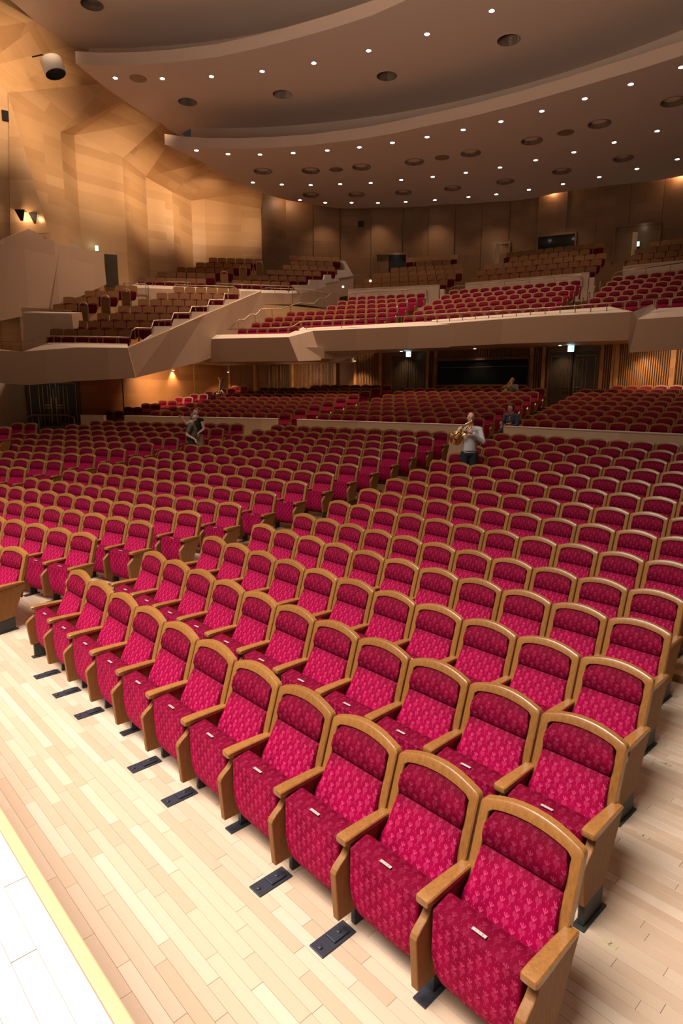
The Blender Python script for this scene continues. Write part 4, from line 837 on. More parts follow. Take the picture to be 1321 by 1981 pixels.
def cushion(prof, xs, hw, wfun=None, r=.03, uoff=0, seg=4, bulge=0.0, crown=0, center=None):
    """closed profile (y,z) swept across x; the ends round off over radius r. UV = (x, arc length)"""
    b = MB(); n = len(prof); cy, cz = center or (sum(p[0] for p in prof)/n, sum(p[1] for p in prof)/n)
    arc_ = [0]
    for i in range(n): p, q = prof[i], prof[(i+1) % n]; arc_.append(arc_[-1]+math.hypot(q[0]-p[0], q[1]-p[1]))
    st = []
    for k in range(seg+1):
        a = math.pi/2*k/seg; st.append((-1+(r/hw)*(1-math.sin(a)) if False else -(hw-r+r*math.cos(a))/hw, math.sin(a)))
    mid = [(t, 1) for t in xs]; full = st+mid+[(-t, s) for t, s in st[::-1]]
    rings = []
    for t, s in full:
        ring = []
        for (y, z) in prof:
            dy, dz = y-cy, z-cz; L = math.hypot(dy, dz); k = max(0, (L-r*(1-s))/L) if L > 0 else 1
            yy, zz = cy+dy*k, cz+dz*k
            if crown and y < cy: yy -= crown*(1-t*t)*s
            w = (wfun(z) if wfun else hw); ring.append((t*w, yy, zz))
        rings.append(b.add(ring))
    for A, B, (t0, s0), (t1, s1) in zip(rings, rings[1:], full, full[1:]):
        for i in range(n):
            j = (i+1) % n; v0, v1 = arc_[i], arc_[i+1]
            b.face((A[i], B[i], B[j], A[j]), 0, [(t0*hw+uoff, -v0), (t1*hw+uoff, -v0), (t1*hw+uoff, -v1), (t0*hw+uoff, -v1)])
    b.face(rings[0], 0, [(p[0], p[1]) for p in prof]); b.face(rings[-1][::-1], 0, [(p[0], p[1]) for p in prof[::-1]])
    return b
def seatset(hi=True):
    seg = 4 if hi else 2; xs = [-.6, -.3, 0, .3, .6] if hi else [0]
    M = {}
    # head cushion: from the top down the front, then up the back
    by = back_y
    M['headrest'] = cushion([(by(.886)+.012, .884), (by(.86)-.014, .868), (by(.80)-.026, .80), (by(.73)-.022, .735), (by(.70)-.004, .702), (by(.69)+.035, .692), (by(.79)+.04, .79)], xs, .214, lambda z: .214 if z < .83 else .214-(z-.83)*.45, .02, .0, seg)
    # arch the top of the head cushion
    hv = M['headrest']; hv.v = [(x, y, z-(.034*(x/.214)**2 if z > .82 else 0)) for x, y, z in hv.v]
    lum = [(by(.69)+.02, .698), (by(.68)-.008, .690), (by(.64)-.024, .645), (by(.56)-.042, .56), (by(.48)-.054, .48), (by(.40)-.058, .40), (by(.33)-.03, .33), (by(.32)+.05, .32), (by(.5)+.04, .5)]
    M['lumbar_cushion'] = cushion(lum, xs, .232, lambda z: .210 if z > .60 else (.210+(.60-z)*.24 if z > .5 else .234), .028, .03, seg, crown=.016)
    sp = [(-.290, .550), (-.340, .547), (-.388, .538), (-.404, .534), (-.411, .527), (-.409, .515), (-.412, .42), (-.411, .30), (-.404, .21), (-.392, .165), (-.365, .138), (-.330, .150), (-.300, .25), (-.278, .40), (-.270, .50), (-.276, .538)]
    M['seat_cushion'] = cushion(sp, xs, .226, lambda z: .228 if z > .27 else .228-(.27-z)**2*4.2, .016, .05, seg, crown=.006)
    # arm: profile extruded, rounded nose
    b = MB()
    if hi:
        prof = []
        for (y, w, z0, z1) in ((-.438, .024, .541, .565), (-.434, .034, .537, .571), (-.424, .039, .535, .574), (-.36, .039, .537, .576), (-.20, .034, .543, .575), (-.10, .031, .546, .572), (-.072, .030, .547, .569)):
            prof.append(b.add([(-w+.005, y, z0), (w-.005, y, z0), (w, y, z0+.005), (w, y, z1-.006), (w-.006, y, z1), (-w+.006, y, z1), (-w, y, z1-.006), (-w, y, z0+.005)]))
        for A, B in zip(prof, prof[1:]):
            for i in range(8): j = (i+1) % 8; b.face((A[i], A[j], B[j], B[i]))
        b.face(prof[0][::-1]); b.face(prof[-1])
    else: b.box((0, -.257, .558), (.062, .355, .034))
    M['armrest'] = b
    side = [(-.392, .545), (-.388, .515), (-.397, .488), (-.420, .462), (-.455, .437), (-.480, .415), (-.490, .395), (-.487, .36), (-.466, .108), (-.300, .108), (-.235, .20), (-.205, .26), (-.09, .545)] if hi else [(-.392, .545), (-.400, .488), (-.49, .40), (-.466, .108), (-.28, .108), (-.09, .545)]
    b = MB(); b.extrude([(-.0215, y, z) for y, z in side], (.043, 0, 0)); M['side_panel'] = b
    end = [(-.392, .545), (-.388, .515), (-.397, .488), (-.420, .462), (-.455, .437), (-.480, .415), (-.490, .395), (-.487, .36), (-.462, .150), (-.218, .165), (-.218, .20), (-.06, .545)] if hi else [(-.392, .545), (-.400, .488), (-.49, .40), (-.462, .15), (-.218, .165), (-.06, .545)]
    b = MB(); b.extrude([(-.024, y, z) for y, z in end], (.048, 0, 0)); M['end_panel'] = b
    b = MB(); b.box((0, -.325, .08), (.036, .22, .16)); b.box((0, -.325, .006), (.07, .27, .012)); M['end_base'] = b
    b = MB(); b.box((0, -.29, .075), (.030, .10, .15)); b.box((0, -.32, .005), (.075, .22, .010)); M['foot'] = b
    # long front foot plate bolted down
    b = MB(); b.box((0, -.485, .0045), (.105, .24, .009)); b.box((0, -.45, .014), (.070, .11, .014)); b.box((0, -.29, .06), (.03, .10, .11))
    for y in (-.575, -.445):
        b.lathe([(.013, .005), (.013, .028 if y > -.5 else .018), (.0005, .030 if y > -.5 else .020)], 10, 0, Matrix.Translation((0, y, 0)))
    M['foot_plate'] = b
    b = MB(); b.box((0, -.378, .5515), (.072, .016, .003)); M['number_plate'] = b
    b = MB()
    pts = [(-.25, back_y(.42)+.05, .36), (.25, back_y(.42)+.05, .36), (.25, back_y(.84)+.05, .84), (-.25, back_y(.84)+.05, .84)]
    b.extrude(pts, (0, .012, 0)); M['back_shell'] = b
    return M
HI = seatset(True); LO = seatset(False)
FR = {'hi': frame_mesh(True), 'lo': frame_mesh(False)}
MATOF = {'headrest': 'fabric_head_shaded', 'lumbar_cushion': 'fabric', 'seat_cushion': 'fabric', 'armrest': 'seatwood', 'side_panel': 'panelwood', 'end_panel': 'panelwood', 'end_base': 'base_black', 'foot': 'black_metal',
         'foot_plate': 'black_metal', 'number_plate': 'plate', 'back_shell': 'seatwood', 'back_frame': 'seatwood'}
MESH = {}
for nm, b in list(HI.items())+[('back_frame', FR['hi'])]:
    sm = nm in ('headrest', 'lumbar_cushion', 'seat_cushion', 'armrest', 'back_frame')
    me = b.mesh(nm, [MATOF[nm]], False)
    if nm in ('side_panel', 'end_panel', 'foot_plate', 'end_base'):
        o = bpy.data.objects.new('tmp', me); COL.objects.link(o); add_bevel(o, .006 if 'panel' in nm else .003, 2); bake(o); me = o.data; me.name = nm; bpy.data.objects.remove(o)
    if sm: smooth_by_angle(me, 34 if nm in ('armrest', 'back_frame') else 50)
    MESH[nm] = me
def w2(n): return ORD[n-1] if n <= len(ORD) else str(n)
BLK = {'C': 'right-hand front block', 'L': 'middle front block', 'LL': 'left front block'}
def child(nm, parent, x=0, y=0, z=0, key=None):
    o = bpy.data.objects.new(nm, MESH[key or nm]); COL.objects.link(o); o.parent = parent; o.location = (x, y, z); return o
seats = []; far = []
for (blk, row, x, y, z, th, n) in G['ROWS']:
    a = rad(th); ca, sa = math.cos(a), math.sin(a)
    wooden = blk in ('TS', 'TSa', 'U1', 'U2', 'UB1', 'UB2', 'UB3')
    for i in range(n):
        px, py = x-(i+.5)*.54*ca, y-(i+.5)*.54*sa
        d = Vector((px, py, z+.6))-CAM; dep = d.dot(F_); u = 660.5+1225*d.dot(R2)/dep if dep > 0 else 9999
        seats.append((blk, row, i, n, px, py, z, a, dep, u, wooden))
red = [s for s in seats if not s[10]]
cands = sorted([s for s in red if s[0] in ('C', 'L', 'LL') and -25 < s[9] < 1346], key=lambda s: s[8])
near = cands[:300]; nearset = set((s[0], s[1], s[2]) for s in near)
others = [s for s in red if (s[0], s[1], s[2]) not in nearset]
FRONTPL = {2, 3, 5, 6, 8, 9, 10}
def rowphrase(blk, row):
    r = row if blk == 'C' else (row+1 if blk == 'L' else row)
    return w2(r)
for (blk, row, i, n, px, py, z, a, dep, u, wd) in near:
    if blk == 'C': lab = 'crimson patterned folding seat, %s row of right-hand front block, %s from its left aisle end' % (w2(row), w2(n-i))
    elif blk == 'L': lab = 'crimson patterned folding seat, %s row of middle front block, %s from its right aisle end' % (w2(row+1), w2(i+1))
    else: lab = 'crimson patterned folding seat, %s row of left front block, %s from its right aisle end' % (w2(row), w2(i+1))
    t = empty('theatre_seat', (px, py, z), a, lab, 'seat', 'crimson folding seats in the stalls')
    detail = dep < 13
    for nm in ('back_frame', 'headrest', 'lumbar_cushion', 'seat_cushion', 'back_shell'): child(nm, t)
    child('armrest', t, -HW)
    if i == n-1: child('end_panel', t, -HW-.003); child('end_base', t, -HW)
    else:
        child('side_panel', t, -HW)
        if blk == 'C' and row == 1 and (i+1) in FRONTPL: child('foot_plate', t, -HW)
        else: child('foot', t, -HW)
    if i == 0: child('armrest', t, HW); child('end_panel', t, HW+.003); child('end_base', t, HW)
    if detail:
        p = child('number_plate', t, random.uniform(-.006, .006))
        if blk == 'C' and row == 1:
            b = MB(); digits(b, '1-1-%d' % (i+5) if i < 5 else '1-1-%s' % (i+5), Vector((0, -.378, .5531)), Vector((1, 0, 0)), Vector((0, 1, 0)), .0085, .009, .0012); b.build('number', 'ink', p)
# --- everything further back: one merged set
def append(dst, src, M, mi):
    i = len(dst[0]); dst[0].extend([tuple(M @ Vector(v)) for v in src.v]); dst[1].extend([tuple(t+i for t in f) for f in src.f]); dst[2].extend([mi]*len(src.f))
    for f, u in zip(src.f, src.uv):
        dst[3].extend(u if u is not None else [(0, 0)]*len(f))
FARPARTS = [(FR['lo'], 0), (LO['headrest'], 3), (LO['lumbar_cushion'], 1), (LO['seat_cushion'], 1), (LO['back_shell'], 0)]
def merged(name, lst, mats, parts):
    D = ([], [], [], [])
    for (blk, row, i, n, px, py, z, a, dep, u, wd) in lst:
        M = Matrix.Translation((px, py, z)) @ Matrix.Rotation(a, 4, 'Z')
        for b, mi in parts: append(D, b, M, mi)
        ML = M @ Matrix.Translation((-HW, 0, 0)); append(D, LO['armrest'], ML, 0); append(D, LO['end_panel' if i == n-1 else 'side_panel'], ML, 0)
        append(D, LO['foot'], ML, 2)
        if i == 0:
            MR = M @ Matrix.Translation((HW, 0, 0)); append(D, LO['armrest'], MR, 0); append(D, LO['end_panel'], MR, 0); append(D, LO['end_base'], MR, 2)
    me = bpy.data.meshes.new(name); me.from_pydata(D[0], [], D[1])
    for mt in mats: me.materials.append(MT[mt])
    me.polygons.foreach_set('material_index', D[2])
    uv = me.uv_layers.new(name='UVMap'); flat = [c for q in D[3] for c in q]; uv.data.foreach_set('uv', flat)
    o = bpy.data.objects.new(name, me); COL.objects.link(o); return o
o = merged('theatre_seat', others, ['seatwood', 'fabric', 'black_metal', 'fabric_head_shaded'], FARPARTS)
tag(o, 'remaining rows of small crimson folding seats in rear stalls and front balcony tier', 'seat', None, 'stuff')
# --- balcony seats with plain wooden backs
def wooden_parts():
    b = MB(); by = back_y; w = .252
    P = [(-w, .38), (-w, .86)]+[(-w*.97+2*w*.97*k/6, .915-.03*((k-3)/3)**2) for k in range(7)]+[(w, .86), (w, .38)]
    b.extrude([(x, by(z), z) for x, z in P], (0, .035, 0)); M = {'wooden_back': b}
    c = MB(); Q = [(-.21, .36), (-.21, .60)]+[(-.17+.34*k/4, .635-.006*(k-2)**2) for k in range(5)]+[(.21, .60), (.21, .36)]
    c.extrude([(x, by(z)-.035, z) for x, z in Q], (0, .035, 0)); M['back_cushion'] = c
    M['seat_cushion'] = LO['seat_cushion']
    f = MB(); f.extrude([(-.27-.02, y, z) for y, z in [(-.392, .53), (-.47, .40), (-.44, .0), (-.26, .0), (-.09, .53)]], (.04, 0, 0)); f.box((-.27, -.25, .55), (.06, .34, .03)); M['side_panel'] = f
    return M
WP = wooden_parts(); WM = {k: b.mesh(k, [{'wooden_back': 'backwood', 'back_cushion': 'fabric_shaded', 'seat_cushion': 'fabric_shaded', 'side_panel': 'backwood'}[k]]) for k, b in WP.items()}
WBL = {'TS': 'lower side terrace', 'TSa': 'group beside the white wall', 'U1': 'upper side terrace left part', 'U2': 'upper side terrace right part', 'UB1': 'upper balcony left block', 'UB2': 'upper balcony middle block', 'UB3': 'upper balcony right block'}
for (blk, row, i, n, px, py, z, a, dep, u, wd) in seats:
    if not wd or not (-30 < u < 1350): continue
    t = empty('balcony_seat', (px, py, z), a, 'wooden-backed red seat, %s row up of %s, %s seat from left' % (w2(row), WBL[blk], w2(n-i)), 'seat', 'wooden-backed seats of the upper tiers')
    for k in ('wooden_back', 'back_cushion', 'seat_cushion', 'side_panel'):
        o = bpy.data.objects.new(k, WM[k]); COL.objects.link(o); o.parent = t
# --- arched aisle rails with wooden infill beside the terrace seats
ROWD = {(r[0], r[1]): r for r in G['ROWS']}
def archrail(blk, row, ext, lab):
    (_, _, x, y, z, th, n) = ROWD[(blk, row)]; a = rad(th); e = -(n*.54+ext); px, py = x+e*math.cos(a)+.35*math.sin(a), y+e*math.sin(a)-.35*math.cos(a)
    t = empty('arched_aisle_rail', (px, py, z+.32), a, lab, 'aisle rail', 'arched aisle rails')
    w = .19; H = .98; P = [(-w, 0, 0), (-w, 0, H-w)]+[(-w*math.cos(math.pi*k/8), 0, H-w+w*math.sin(math.pi*k/8)) for k in range(1, 8)]+[(w, 0, H-w), (w, 0, 0)]
    b = MB(); b.tube(P, .022, 8); b.build('tube_frame', 'steel', t, True)
    b = MB(); b.box((0, 0, .48), (2*w-.06, .03, .70)); b.build('infill_panel', 'backwood', t)
for blk, row, ext, lab in (('TS', 3, .45, 'arched aisle rail nearest the white box wall of side terrace'), ('TS', 4, .45, 'second arched aisle rail up the side terrace'), ('TS', 5, .45, 'third arched aisle rail up the side terrace'),
    ('U2', 1, .42, 'lowest full arched aisle rail of the upper side terrace'), ('U2', 2, .42, 'middle arched aisle rail of the upper side terrace'), ('U2', 3, .42, 'highest arched aisle rail of the upper side terrace')):
    archrail(blk, row, ext, lab)
# hoop rails at the aisle ends of the lower balcony rows
def hoop(blk, row, side, lab):
    (_, _, x, y, z, th, n) = ROWD[(blk, row)]; a = rad(th); ca, sa = math.cos(a), math.sin(a); lx = .10 if side > 0 else -(n*.54+.10)
    t = empty('aisle_hoop_rail', (x+lx*ca+.45*sa, y+lx*sa-.45*ca, z), a, lab, 'aisle rail', 'hoop rails along the balcony aisles')
    b = MB(); b.tube([(0, .12, -.05), (0, .12, .82), (0, .09, .88), (0, -.09, .88), (0, -.12, .82), (0, -.12, -.05)], .02, 8); b.build('tube_frame', 'steel', t, True)
for r in range(1, 6): hoop('B1', r, 1, 'hoop rail at the right aisle end of balcony row %s, left block' % w2(r))
for r in range(1, 6): hoop('B3', r, -1, 'hoop rail at the left aisle end of balcony row %s, right block' % w2(r))
# ================================================================ PEOPLE AND INSTRUMENTS
def remesh(o, vox, sm=2):
    m_ = o.modifiers.new('r', 'REMESH'); m_.mode = 'VOXEL'; m_.voxel_size = vox; m_.use_smooth_shade = True
    s_ = o.modifiers.new('s', 'SMOOTH'); s_.factor = .5; s_.iterations = sm; bake(o)
    o.data.polygons.foreach_set('use_smooth', [True]*len(o.data.polygons)); return o
def limb(b, pts, rads):
    """tapered capsule chain"""
    for (p, q, r0, r1) in zip(pts, pts[1:], rads, rads[1:]):
        b.tube([p, q], [r0, r1], 12); 
    for p, r in zip(pts, rads): b.ell(p, (r, r, r), 12)
def figure(name, loc, rz, lab, spec, scale=1.0):
    """spec: joints in metres in a frame where the figure faces -Y"""
    t = empty(name, loc, rz, lab, 'person'); t.scale = (scale,)*3; J = {k: Vector(v) for k, v in spec['j'].items()}
    hd = J['head']; tw = rad(spec.get('turn', 0)); HR_ = Matrix.Rotation(tw, 3, 'Z')
    def h(x, y, z): return hd+HR_ @ Vector((x, y, z))
    b = MB()
    b.ell(hd+Vector((0, 0, .015)), (.077, .093, .104), 18, M=HR_); b.ell(h(0, -.018, -.055), (.056, .068, .062), 14, M=HR_)   # skull, jaw
    b.ell(h(0, -.098, -.012), (.012, .016, .024), 10, M=HR_); b.ell(h(0, -.070, -.088), (.022, .020, .016), 10, M=HR_)      # nose, chin
    b.ell(h(0, -.084, .030), (.045, .012, .010), 10, M=HR_)                                                                  # brow
    for s in (-1, 1): b.ell(h(s*.078, .004, -.008), (.010, .020, .030), 10, M=HR_)                                            # ears
    limb(b, [J['neck'], hd+Vector((0, .012, -.06))], [.056, .052])
    tor = [J['neck']+Vector((0, 0, -.02)), J['chest'], J['waist'], J['hip']]
    for p, r in zip(tor[1:], ((.155, .105, .15), (.130, .095, .13), (.150, .110, .11))): b.ell(p, r, 16)
    limb(b, [J['shl'], J['neck']+Vector((0, .01, -.06)), J['shr']], [.058, .07, .058]); b.tube([J['chest'], J['hip']], [.13, .13], 14)
    for s in 'lr':
        limb(b, [J['sh'+s], J['el'+s], J['wr'+s]], [.052, .041, .027])
        w, e = J['wr'+s], J['el'+s]; d = (w-e).normalized(); dh = Vector(spec.get('hand'+s, tuple(d))).normalized(); side = dh.cross(Vector(spec.get('palm'+s, (0, -1, 0)))).normalized()
        nrm_ = side.cross(dh).normalized(); pc = w+dh*.055
        b.ell(pc, (.036, .036, .036), 10); b.ell(w+dh*.03, (.030, .030, .030), 10)
        for k, L in enumerate((.058, .066, .062, .048)):
            base = w+dh*.085+side*((k-1.5)*.019); bend = spec.get('curl', .5)
            m1 = base+(dh*math.cos(bend*.5)+nrm_*math.sin(bend*.5))*L*.5; m2 = m1+(dh*math.cos(bend*1.4)+nrm_*math.sin(bend*1.4))*L*.45
            limb(b, [base, m1, m2], [.0095, .0088, .0075])
        th0 = w+dh*.035-side*.030; limb(b, [th0, th0-side*.022+dh*.028, th0-side*.026+dh*.055+nrm_*.012], [.012, .0105, .009])
        limb(b, [J['hi'+s], J['kn'+s], J['an'+s]], [.085, .058, .040])
        b.ell(J['an'+s]+Vector((0, -.07, -.04)), (.045, .125, .038), 12)
    body = remesh(b.build('body', spec.get('skin', 'skin'), t), .0095, 2)
    for f, (dx) in enumerate((-.030, .030)):
        e = MB(); e.ell(h(dx, -.083, .012), (.011, .006, .007), 8, M=HR_); e.build('eye', 'dark', t)
    e = MB(); e.ell(h(0, -.086, -.052), (.024, .007, .007), 8, M=HR_); e.build('mouth', 'lips', t)
    # upper garment
    b = MB(); g = .017
    for p, r in zip(tor[1:], ((.155, .105, .15), (.130, .095, .13), (.150, .110, .09))): b.ell(p, [q+g for q in r], 16)
    b.tube([J['chest'], J['hip']+Vector((0, 0, .02))], [.150, .155], 16)
    limb(b, [J['shl'], J['neck']+Vector((0, .01, -.07)), J['shr']], [.058+g, .072+g, .058+g])
    for s in 'lr':
        sl = spec.get('sleeve', 'long')
        if sl == 'long': limb(b, [J['sh'+s], J['el'+s], J['wr'+s]+(J['el'+s]-J['wr'+s])*.12], [.052+g, .041+g, .031+g])
        elif sl == 'short': limb(b, [J['sh'+s], J['sh'+s]+(J['el'+s]-J['sh'+s])*.62], [.054+g, .050+g])
        else: limb(b, [J['sh'+s], J['sh'+s]+(J['el'+s]-J['sh'+s])*.05], [.046+g, .046+g])
    remesh(b.build('top', spec['top'], t), .011, 2)
    b = MB(); b.ell(J['hip']+Vector((0, 0, -.03)), (.168, .125, .12), 16)
    for s in 'lr':
        end = J['an'+s] if spec.get('legs', 'long') == 'long' else J['kn'+s]
        limb(b, [J['hi'+s], J['kn'+s]]+([J['an'+s]] if end is J['an'+s] else []), [.085+g*1.3, .058+g*1.3]+([.040+g*1.6] if end is J['an'+s] else []))
    remesh(b.build('trousers', spec['bottom'], t), .012, 2)
    for s in 'lr':
        b = MB(); b.ell(J['an'+s]+Vector((0, -.07, -.045)), (.052, .140, .045), 12); b.build('shoe', 'black_cloth', t, True)
    if spec.get('hair'):
        b = MB(); hk = spec.get('hairstyle', 'short')
        b.ell(h(0, .012, .040), (.081, .094, .098), 16, M=HR_); b.ell(h(0, .040, .0), (.074, .072, .085), 14, M=HR_)
        if hk == 'tied': b.ell(h(0, .105, .01), (.030, .032, .042), 10, M=HR_)
        o = b.build('hair', spec['hair'], t); 
        # keep the face clear of hair
        bm = bmesh.new(); bm.from_mesh(o.data); inv = HR_.transposed()
        kill = [f for f in bm.faces if (inv @ (f.calc_center_median()-hd)).y < (-.052 if (inv @ (f.calc_center_median()-hd)).z > spec.get('hairline', .075) else -.004)]
        bmesh.ops.delete(bm, geom=kill, context='FACES'); bm.to_mesh(o.data); bm.free(); o.data.polygons.foreach_set('use_smooth', [True]*len(o.data.polygons))
        so = o.modifiers.new('so', 'SOLIDIFY'); so.thickness = .006; so.offset = -1
    return t
def stand(H=1.80, **kw):
    k = H/1.80
    j = dict(head=(0, -.02, 1.685), neck=(0, 0, 1.52), chest=(0, 0, 1.34), waist=(0, 0, 1.14), hip=(0, 0, .98), shl=(-.185, .0, 1.445), shr=(.185, .0, 1.445),
             ell=(-.25, .03, 1.16), elr=(.25, .03, 1.16), wrl=(-.26, -.05, .92), wrr=(.26, -.05, .92), hil=(-.09, 0, .92), hir=(.09, 0, .92), knl=(-.10, -.02, .50), knr=(.10, -.02, .50), anl=(-.105, .02, .085), anr=(.105, .02, .085))
    j.update(kw); return {a: tuple(v*k for v in b) for a, b in j.items()}
def seated(**kw):
    j = dict(head=(0, -.05, 1.24), neck=(0, -.01, 1.08), chest=(0, 0, .90), waist=(0, .02, .70), hip=(0, .04, .56), shl=(-.185, .0, 1.005), shr=(.185, .0, 1.005),
             ell=(-.26, -.08, .76), elr=(.26, -.08, .76), wrl=(-.16, -.28, .68), wrr=(.16, -.28, .68), hil=(-.09, .0, .53), hir=(.09, .0, .53), knl=(-.12, -.42, .52), knr=(.12, -.42, .52), anl=(-.12, -.40, .09), anr=(.12, -.40, .09))
    j.update(kw); return j
# horn player: in the aisle, facing the camera
hx, hy = -6.90, 9.35; ha = math.atan2(CAM.x-hx, -(CAM.y-hy))
figure('person', (hx, hy, .535), ha, 'bald man in pale grey sweater standing among the seats playing a french horn',
       dict(j=stand(1.90, shl=(-.195, 0, 1.43), shr=(.195, 0, 1.43), ell=(-.36, .08, 1.18), wrl=(-.27, .02, 1.33), elr=(.27, -.13, 1.19), wrr=(.045, -.27, 1.385)), handr=(-.8, -.1, .42), palmr=(0, 1, .2), handl=(-.4, -.5, -.1), palml=(0, -1, 0), curl=.9, top='grey_knit', bottom='jeans'))
def horn(loc, rz, lab, sc=1.0, mat='gold'):
    """french horn: big bell at lower left facing the viewer's left-back, coil in the middle, leadpipe up to the lips"""
    t = empty('french_horn', loc, rz, lab, 'instrument'); t.scale = (sc,)*3
    bell = Matrix.Translation((-.30, -.06, -.265)) @ Matrix.Rotation(rad(-14), 4, 'Z') @ Matrix.Rotation(rad(80), 4, 'X')
    b = MB(); b.lathe([(.160, 0), (.156, .006), (.132, .02), (.100, .05), (.070, .095), (.045, .15), (.030, .21), (.022, .26)], 36, 0, bell); b.lathe([(.022, .258), (.030, .208), (.069, .093), (.131, .018), (.160, 0)], 36, 0, bell); b.build('bell', mat, t, True)
    c0 = bell @ Vector((0, 0, .26))
    b = MB(); cc = Vector((-.10, -.24, -.06)); ux = Vector((.62, 0, .78)); uy = Vector((-.78, 0, .62))
    for k, (ra, rb, rr) in enumerate(((.165, .085, .013), (.14, .065, .010), (.115, .05, .009))):
        b.tube([cc+ux*(ra*math.cos(q))+uy*(rb*math.sin(q))+Vector((0, .014*k-.01, 0)) for q in [2*math.pi*i/28 for i in range(28)]], rr, 10, closed=True)
    b.build('coil', mat, t, True)
    b = MB(); b.tube([c0, (c0+cc)/2+Vector((-.02, .02, .02)), cc-ux*.13, cc+ux*.02-uy*.06, cc+ux*.20-uy*.05], [.022, .020, .016, .012, .010], 12); b.build('branch', mat, t, True)
    b = MB(); b.tube([cc+ux*.16+uy*.05, Vector((.03, -.25, .02)), Vector((.008, -.135, .115))], [.008, .007, .005], 10); b.lathe([(.005, 0), (.007, .03), (.012, .05), (.012, .054), (.003, .04)], 14, 0, Matrix.Translation((.012, -.155, .10)) @ Matrix.Rotation(rad(-50), 4, 'X')); b.build('leadpipe', 'silver', t, True)
    b = MB()
    for k in range(3): b.lathe([(.0005, .045), (.021, .045), (.021, -.045), (.0005, -.045)], 14, 0, Matrix.Translation(cc+ux*(.06-.052*k)+Vector((0, -.03, 0))) @ Matrix.Rotation(rad(70), 4, 'X'))
    b.build('valves', mat, t, True); return t
horn((hx, hy, .535+1.60), ha, 'large brass french horn held by the bald man in the grey sweater')
b = MB()
# man in the left aisle, seen from his back-right side, facing right; second person behind him
mx, my = -15.35, 7.25; va = math.atan2(CAM.x-mx, -(CAM.y-my))
t = figure('person', (mx, my, .44), va+rad(75), 'man in olive t-shirt with diagonal black strap standing in the left aisle',
       dict(j=stand(1.80, head=(0, -.07, 1.675), neck=(0, -.02, 1.52), shl=(-.19, -.01, 1.43), shr=(.19, .0, 1.43), ell=(-.255, .09, 1.18), wrl=(-.22, -.15, 1.03), elr=(.24, .02, 1.17), wrr=(.24, -.03, .93)), sleeve='short', top='olive', bottom='jeans', hair='hair_grey', hairline=.10, handl=(0, -.3, -1)))
b = MB(); P = [(.12, .105, 1.50), (.04, .150, 1.40), (-.08, .155, 1.22), (-.165, .10, 1.02)]; b.tube(P, .018, 6)
b.tube([(.12, .105, 1.50), (.13, -.02, 1.56), (.11, -.10, 1.44), (-.02, -.15, 1.22), (-.15, -.10, 1.03), (-.165, .10, 1.02)], .014, 6); b.build('strap', 'black_cloth', t, True)
px_, py_ = -16.55, 8.15
figure('person', (px_, py_, .54), va-rad(50), 'person in black sleeveless top behind the man with the strap',
       dict(j=stand(1.80, head=(0, -.05, 1.67), ell=(-.30, -.20, 1.30), wrl=(-.33, -.36, 1.50), wrr=(.20, -.18, 1.02)), skin='skin2', sleeve='none', top='black_cloth', bottom='beige_cloth', hair='hair_brown', hairstyle='tied', turn=-10))
# seated man behind the right parapet
sx, sy = -9.30, 14.80
t = figure('person', (sx, sy, 1.171), math.atan2(CAM.x-sx, -(CAM.y-sy))-rad(30), 'dark-haired man in navy shirt seated behind the right-hand pale parapet looking left',
       dict(j=seated(), top='navy', bottom='jeans', hair='hair_dark', turn=-40, skin='skin2'))
b = MB(); b.tube([(0, -.095, 1.0), (.012, -.13, .86), (.02, -.155, .74)], .012, 6); b.build('lanyard', 'beige_cloth', t, True)
tr_ = empty('brass_instrument', (-9.22, 14.52, 1.93), rad(10), 'small brass instrument resting on the pale parapet in front of the navy-shirted man', 'instrument')
b = MB(); b.tube([(-.16, 0, 0), (-.05, 0, .02), (.05, 0, .03), (.10, 0, .02)], [.008, .01, .02, .05], 12); b.tube([(-.12, 0, .0), (-.12, 0, -.05), (.0, 0, -.06), (.02, 0, .0)], .008, 8); b.build('tubing', 'gold', tr_, True)
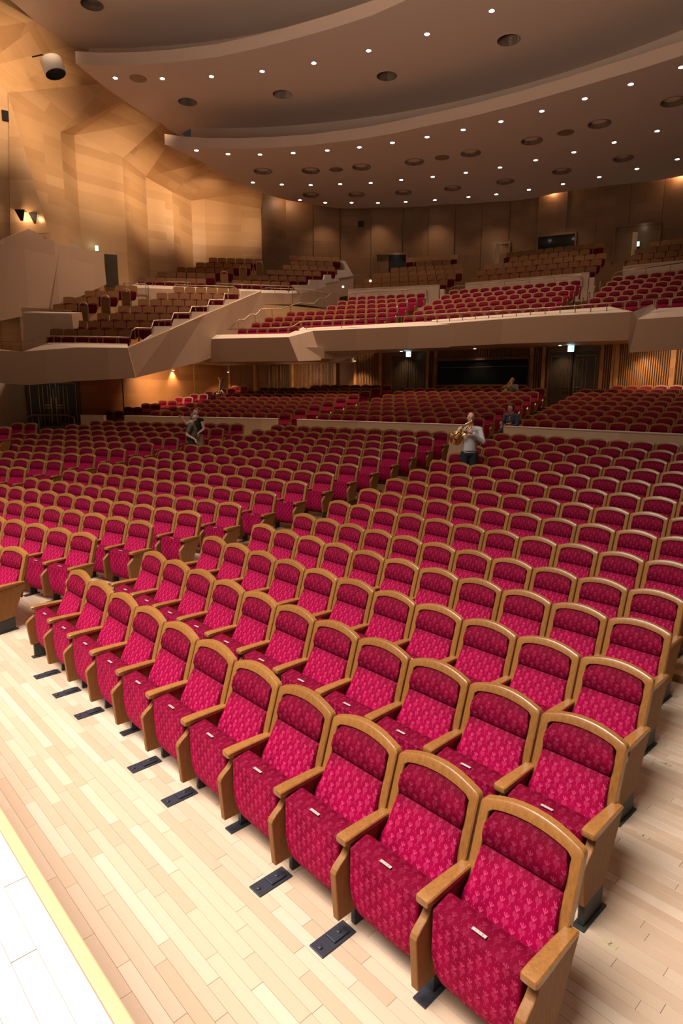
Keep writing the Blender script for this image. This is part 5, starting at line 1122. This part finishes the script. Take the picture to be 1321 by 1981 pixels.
# seated player under the booth window
qx, qy = -13.25, 21.0; qa = math.atan2(CAM.x-qx, -(CAM.y-qy))
figure('person', (qx, qy, 2.175), qa, 'person in light shirt seated below the dark booth window playing a brass horn',
       dict(j=seated(ell=(-.27, -.12, .80), wrl=(-.24, -.3, .82), elr=(.22, -.14, .82), wrr=(.03, -.26, .98)), curl=.9, skin='skin', top='pale_shirt', bottom='jeans', hair='hair_dark', hairline=.09))
horn((qx, qy, 2.175+1.15), qa, 'brass horn held by the seated player below the booth window', .95)
# tuba standing in the seat near the left rear wall
tx, ty, tz = -28.55, 16.55, 2.42
t = empty('tuba', (tx, ty, tz), rad(31), 'silver and brass tuba standing upright on a seat near the left rear wall', 'instrument'); t.scale = (1.25,)*3
b = MB(); tl_ = Matrix.Translation((-.02, 0, .10)) @ Matrix.Rotation(rad(10), 4, 'Y')
b.lathe([(.20, .88), (.198, .87), (.155, .83), (.115, .76), (.09, .66), (.075, .50), (.062, .30), (.05, .10)], 28, 0, tl_); b.lathe([(.05, .1), (.074, .5), (.089, .66), (.154, .825), (.20, .88)], 28, 0, tl_); b.build('bell', 'silver', t, True)
b = MB()
for k, (dx, w, h_, r) in enumerate(((.06, .15, .26, .030), (.13, .16, .22, .026), (.02, .13, .20, .022))):
    b.tube([(dx+w*math.cos(q), -.04*k, .20+h_*math.sin(q)) for q in [2*math.pi*i/22 for i in range(22)]], r, 8, closed=True)
b.build('tubing', 'silver', t, True)
b = MB()
for k in range(3): b.lathe([(.0005, .12), (.022, .12), (.022, -.08), (.0005, -.08)], 12, 0, Matrix.Translation((-.04+.05*k, -.14, .28)))
b.tube([(-.2, -.12, .42), (-.1, -.14, .38), (-.04, -.14, .30)], .01, 8); b.build('valves', 'gold', t, True)
# bag and things on the seats near the left rear
b = MB(); b.box((0, 0, .17), (.42, .22, .34)); o = b.build('shoulder_bag', 'black_cloth', bevel=.06, seg=3); o.location = (-28.85, 16.35, 2.4); o.rotation_euler = (0, 0, rad(35)); tag(o, 'dark bag on the seat beside the tuba', 'bag')
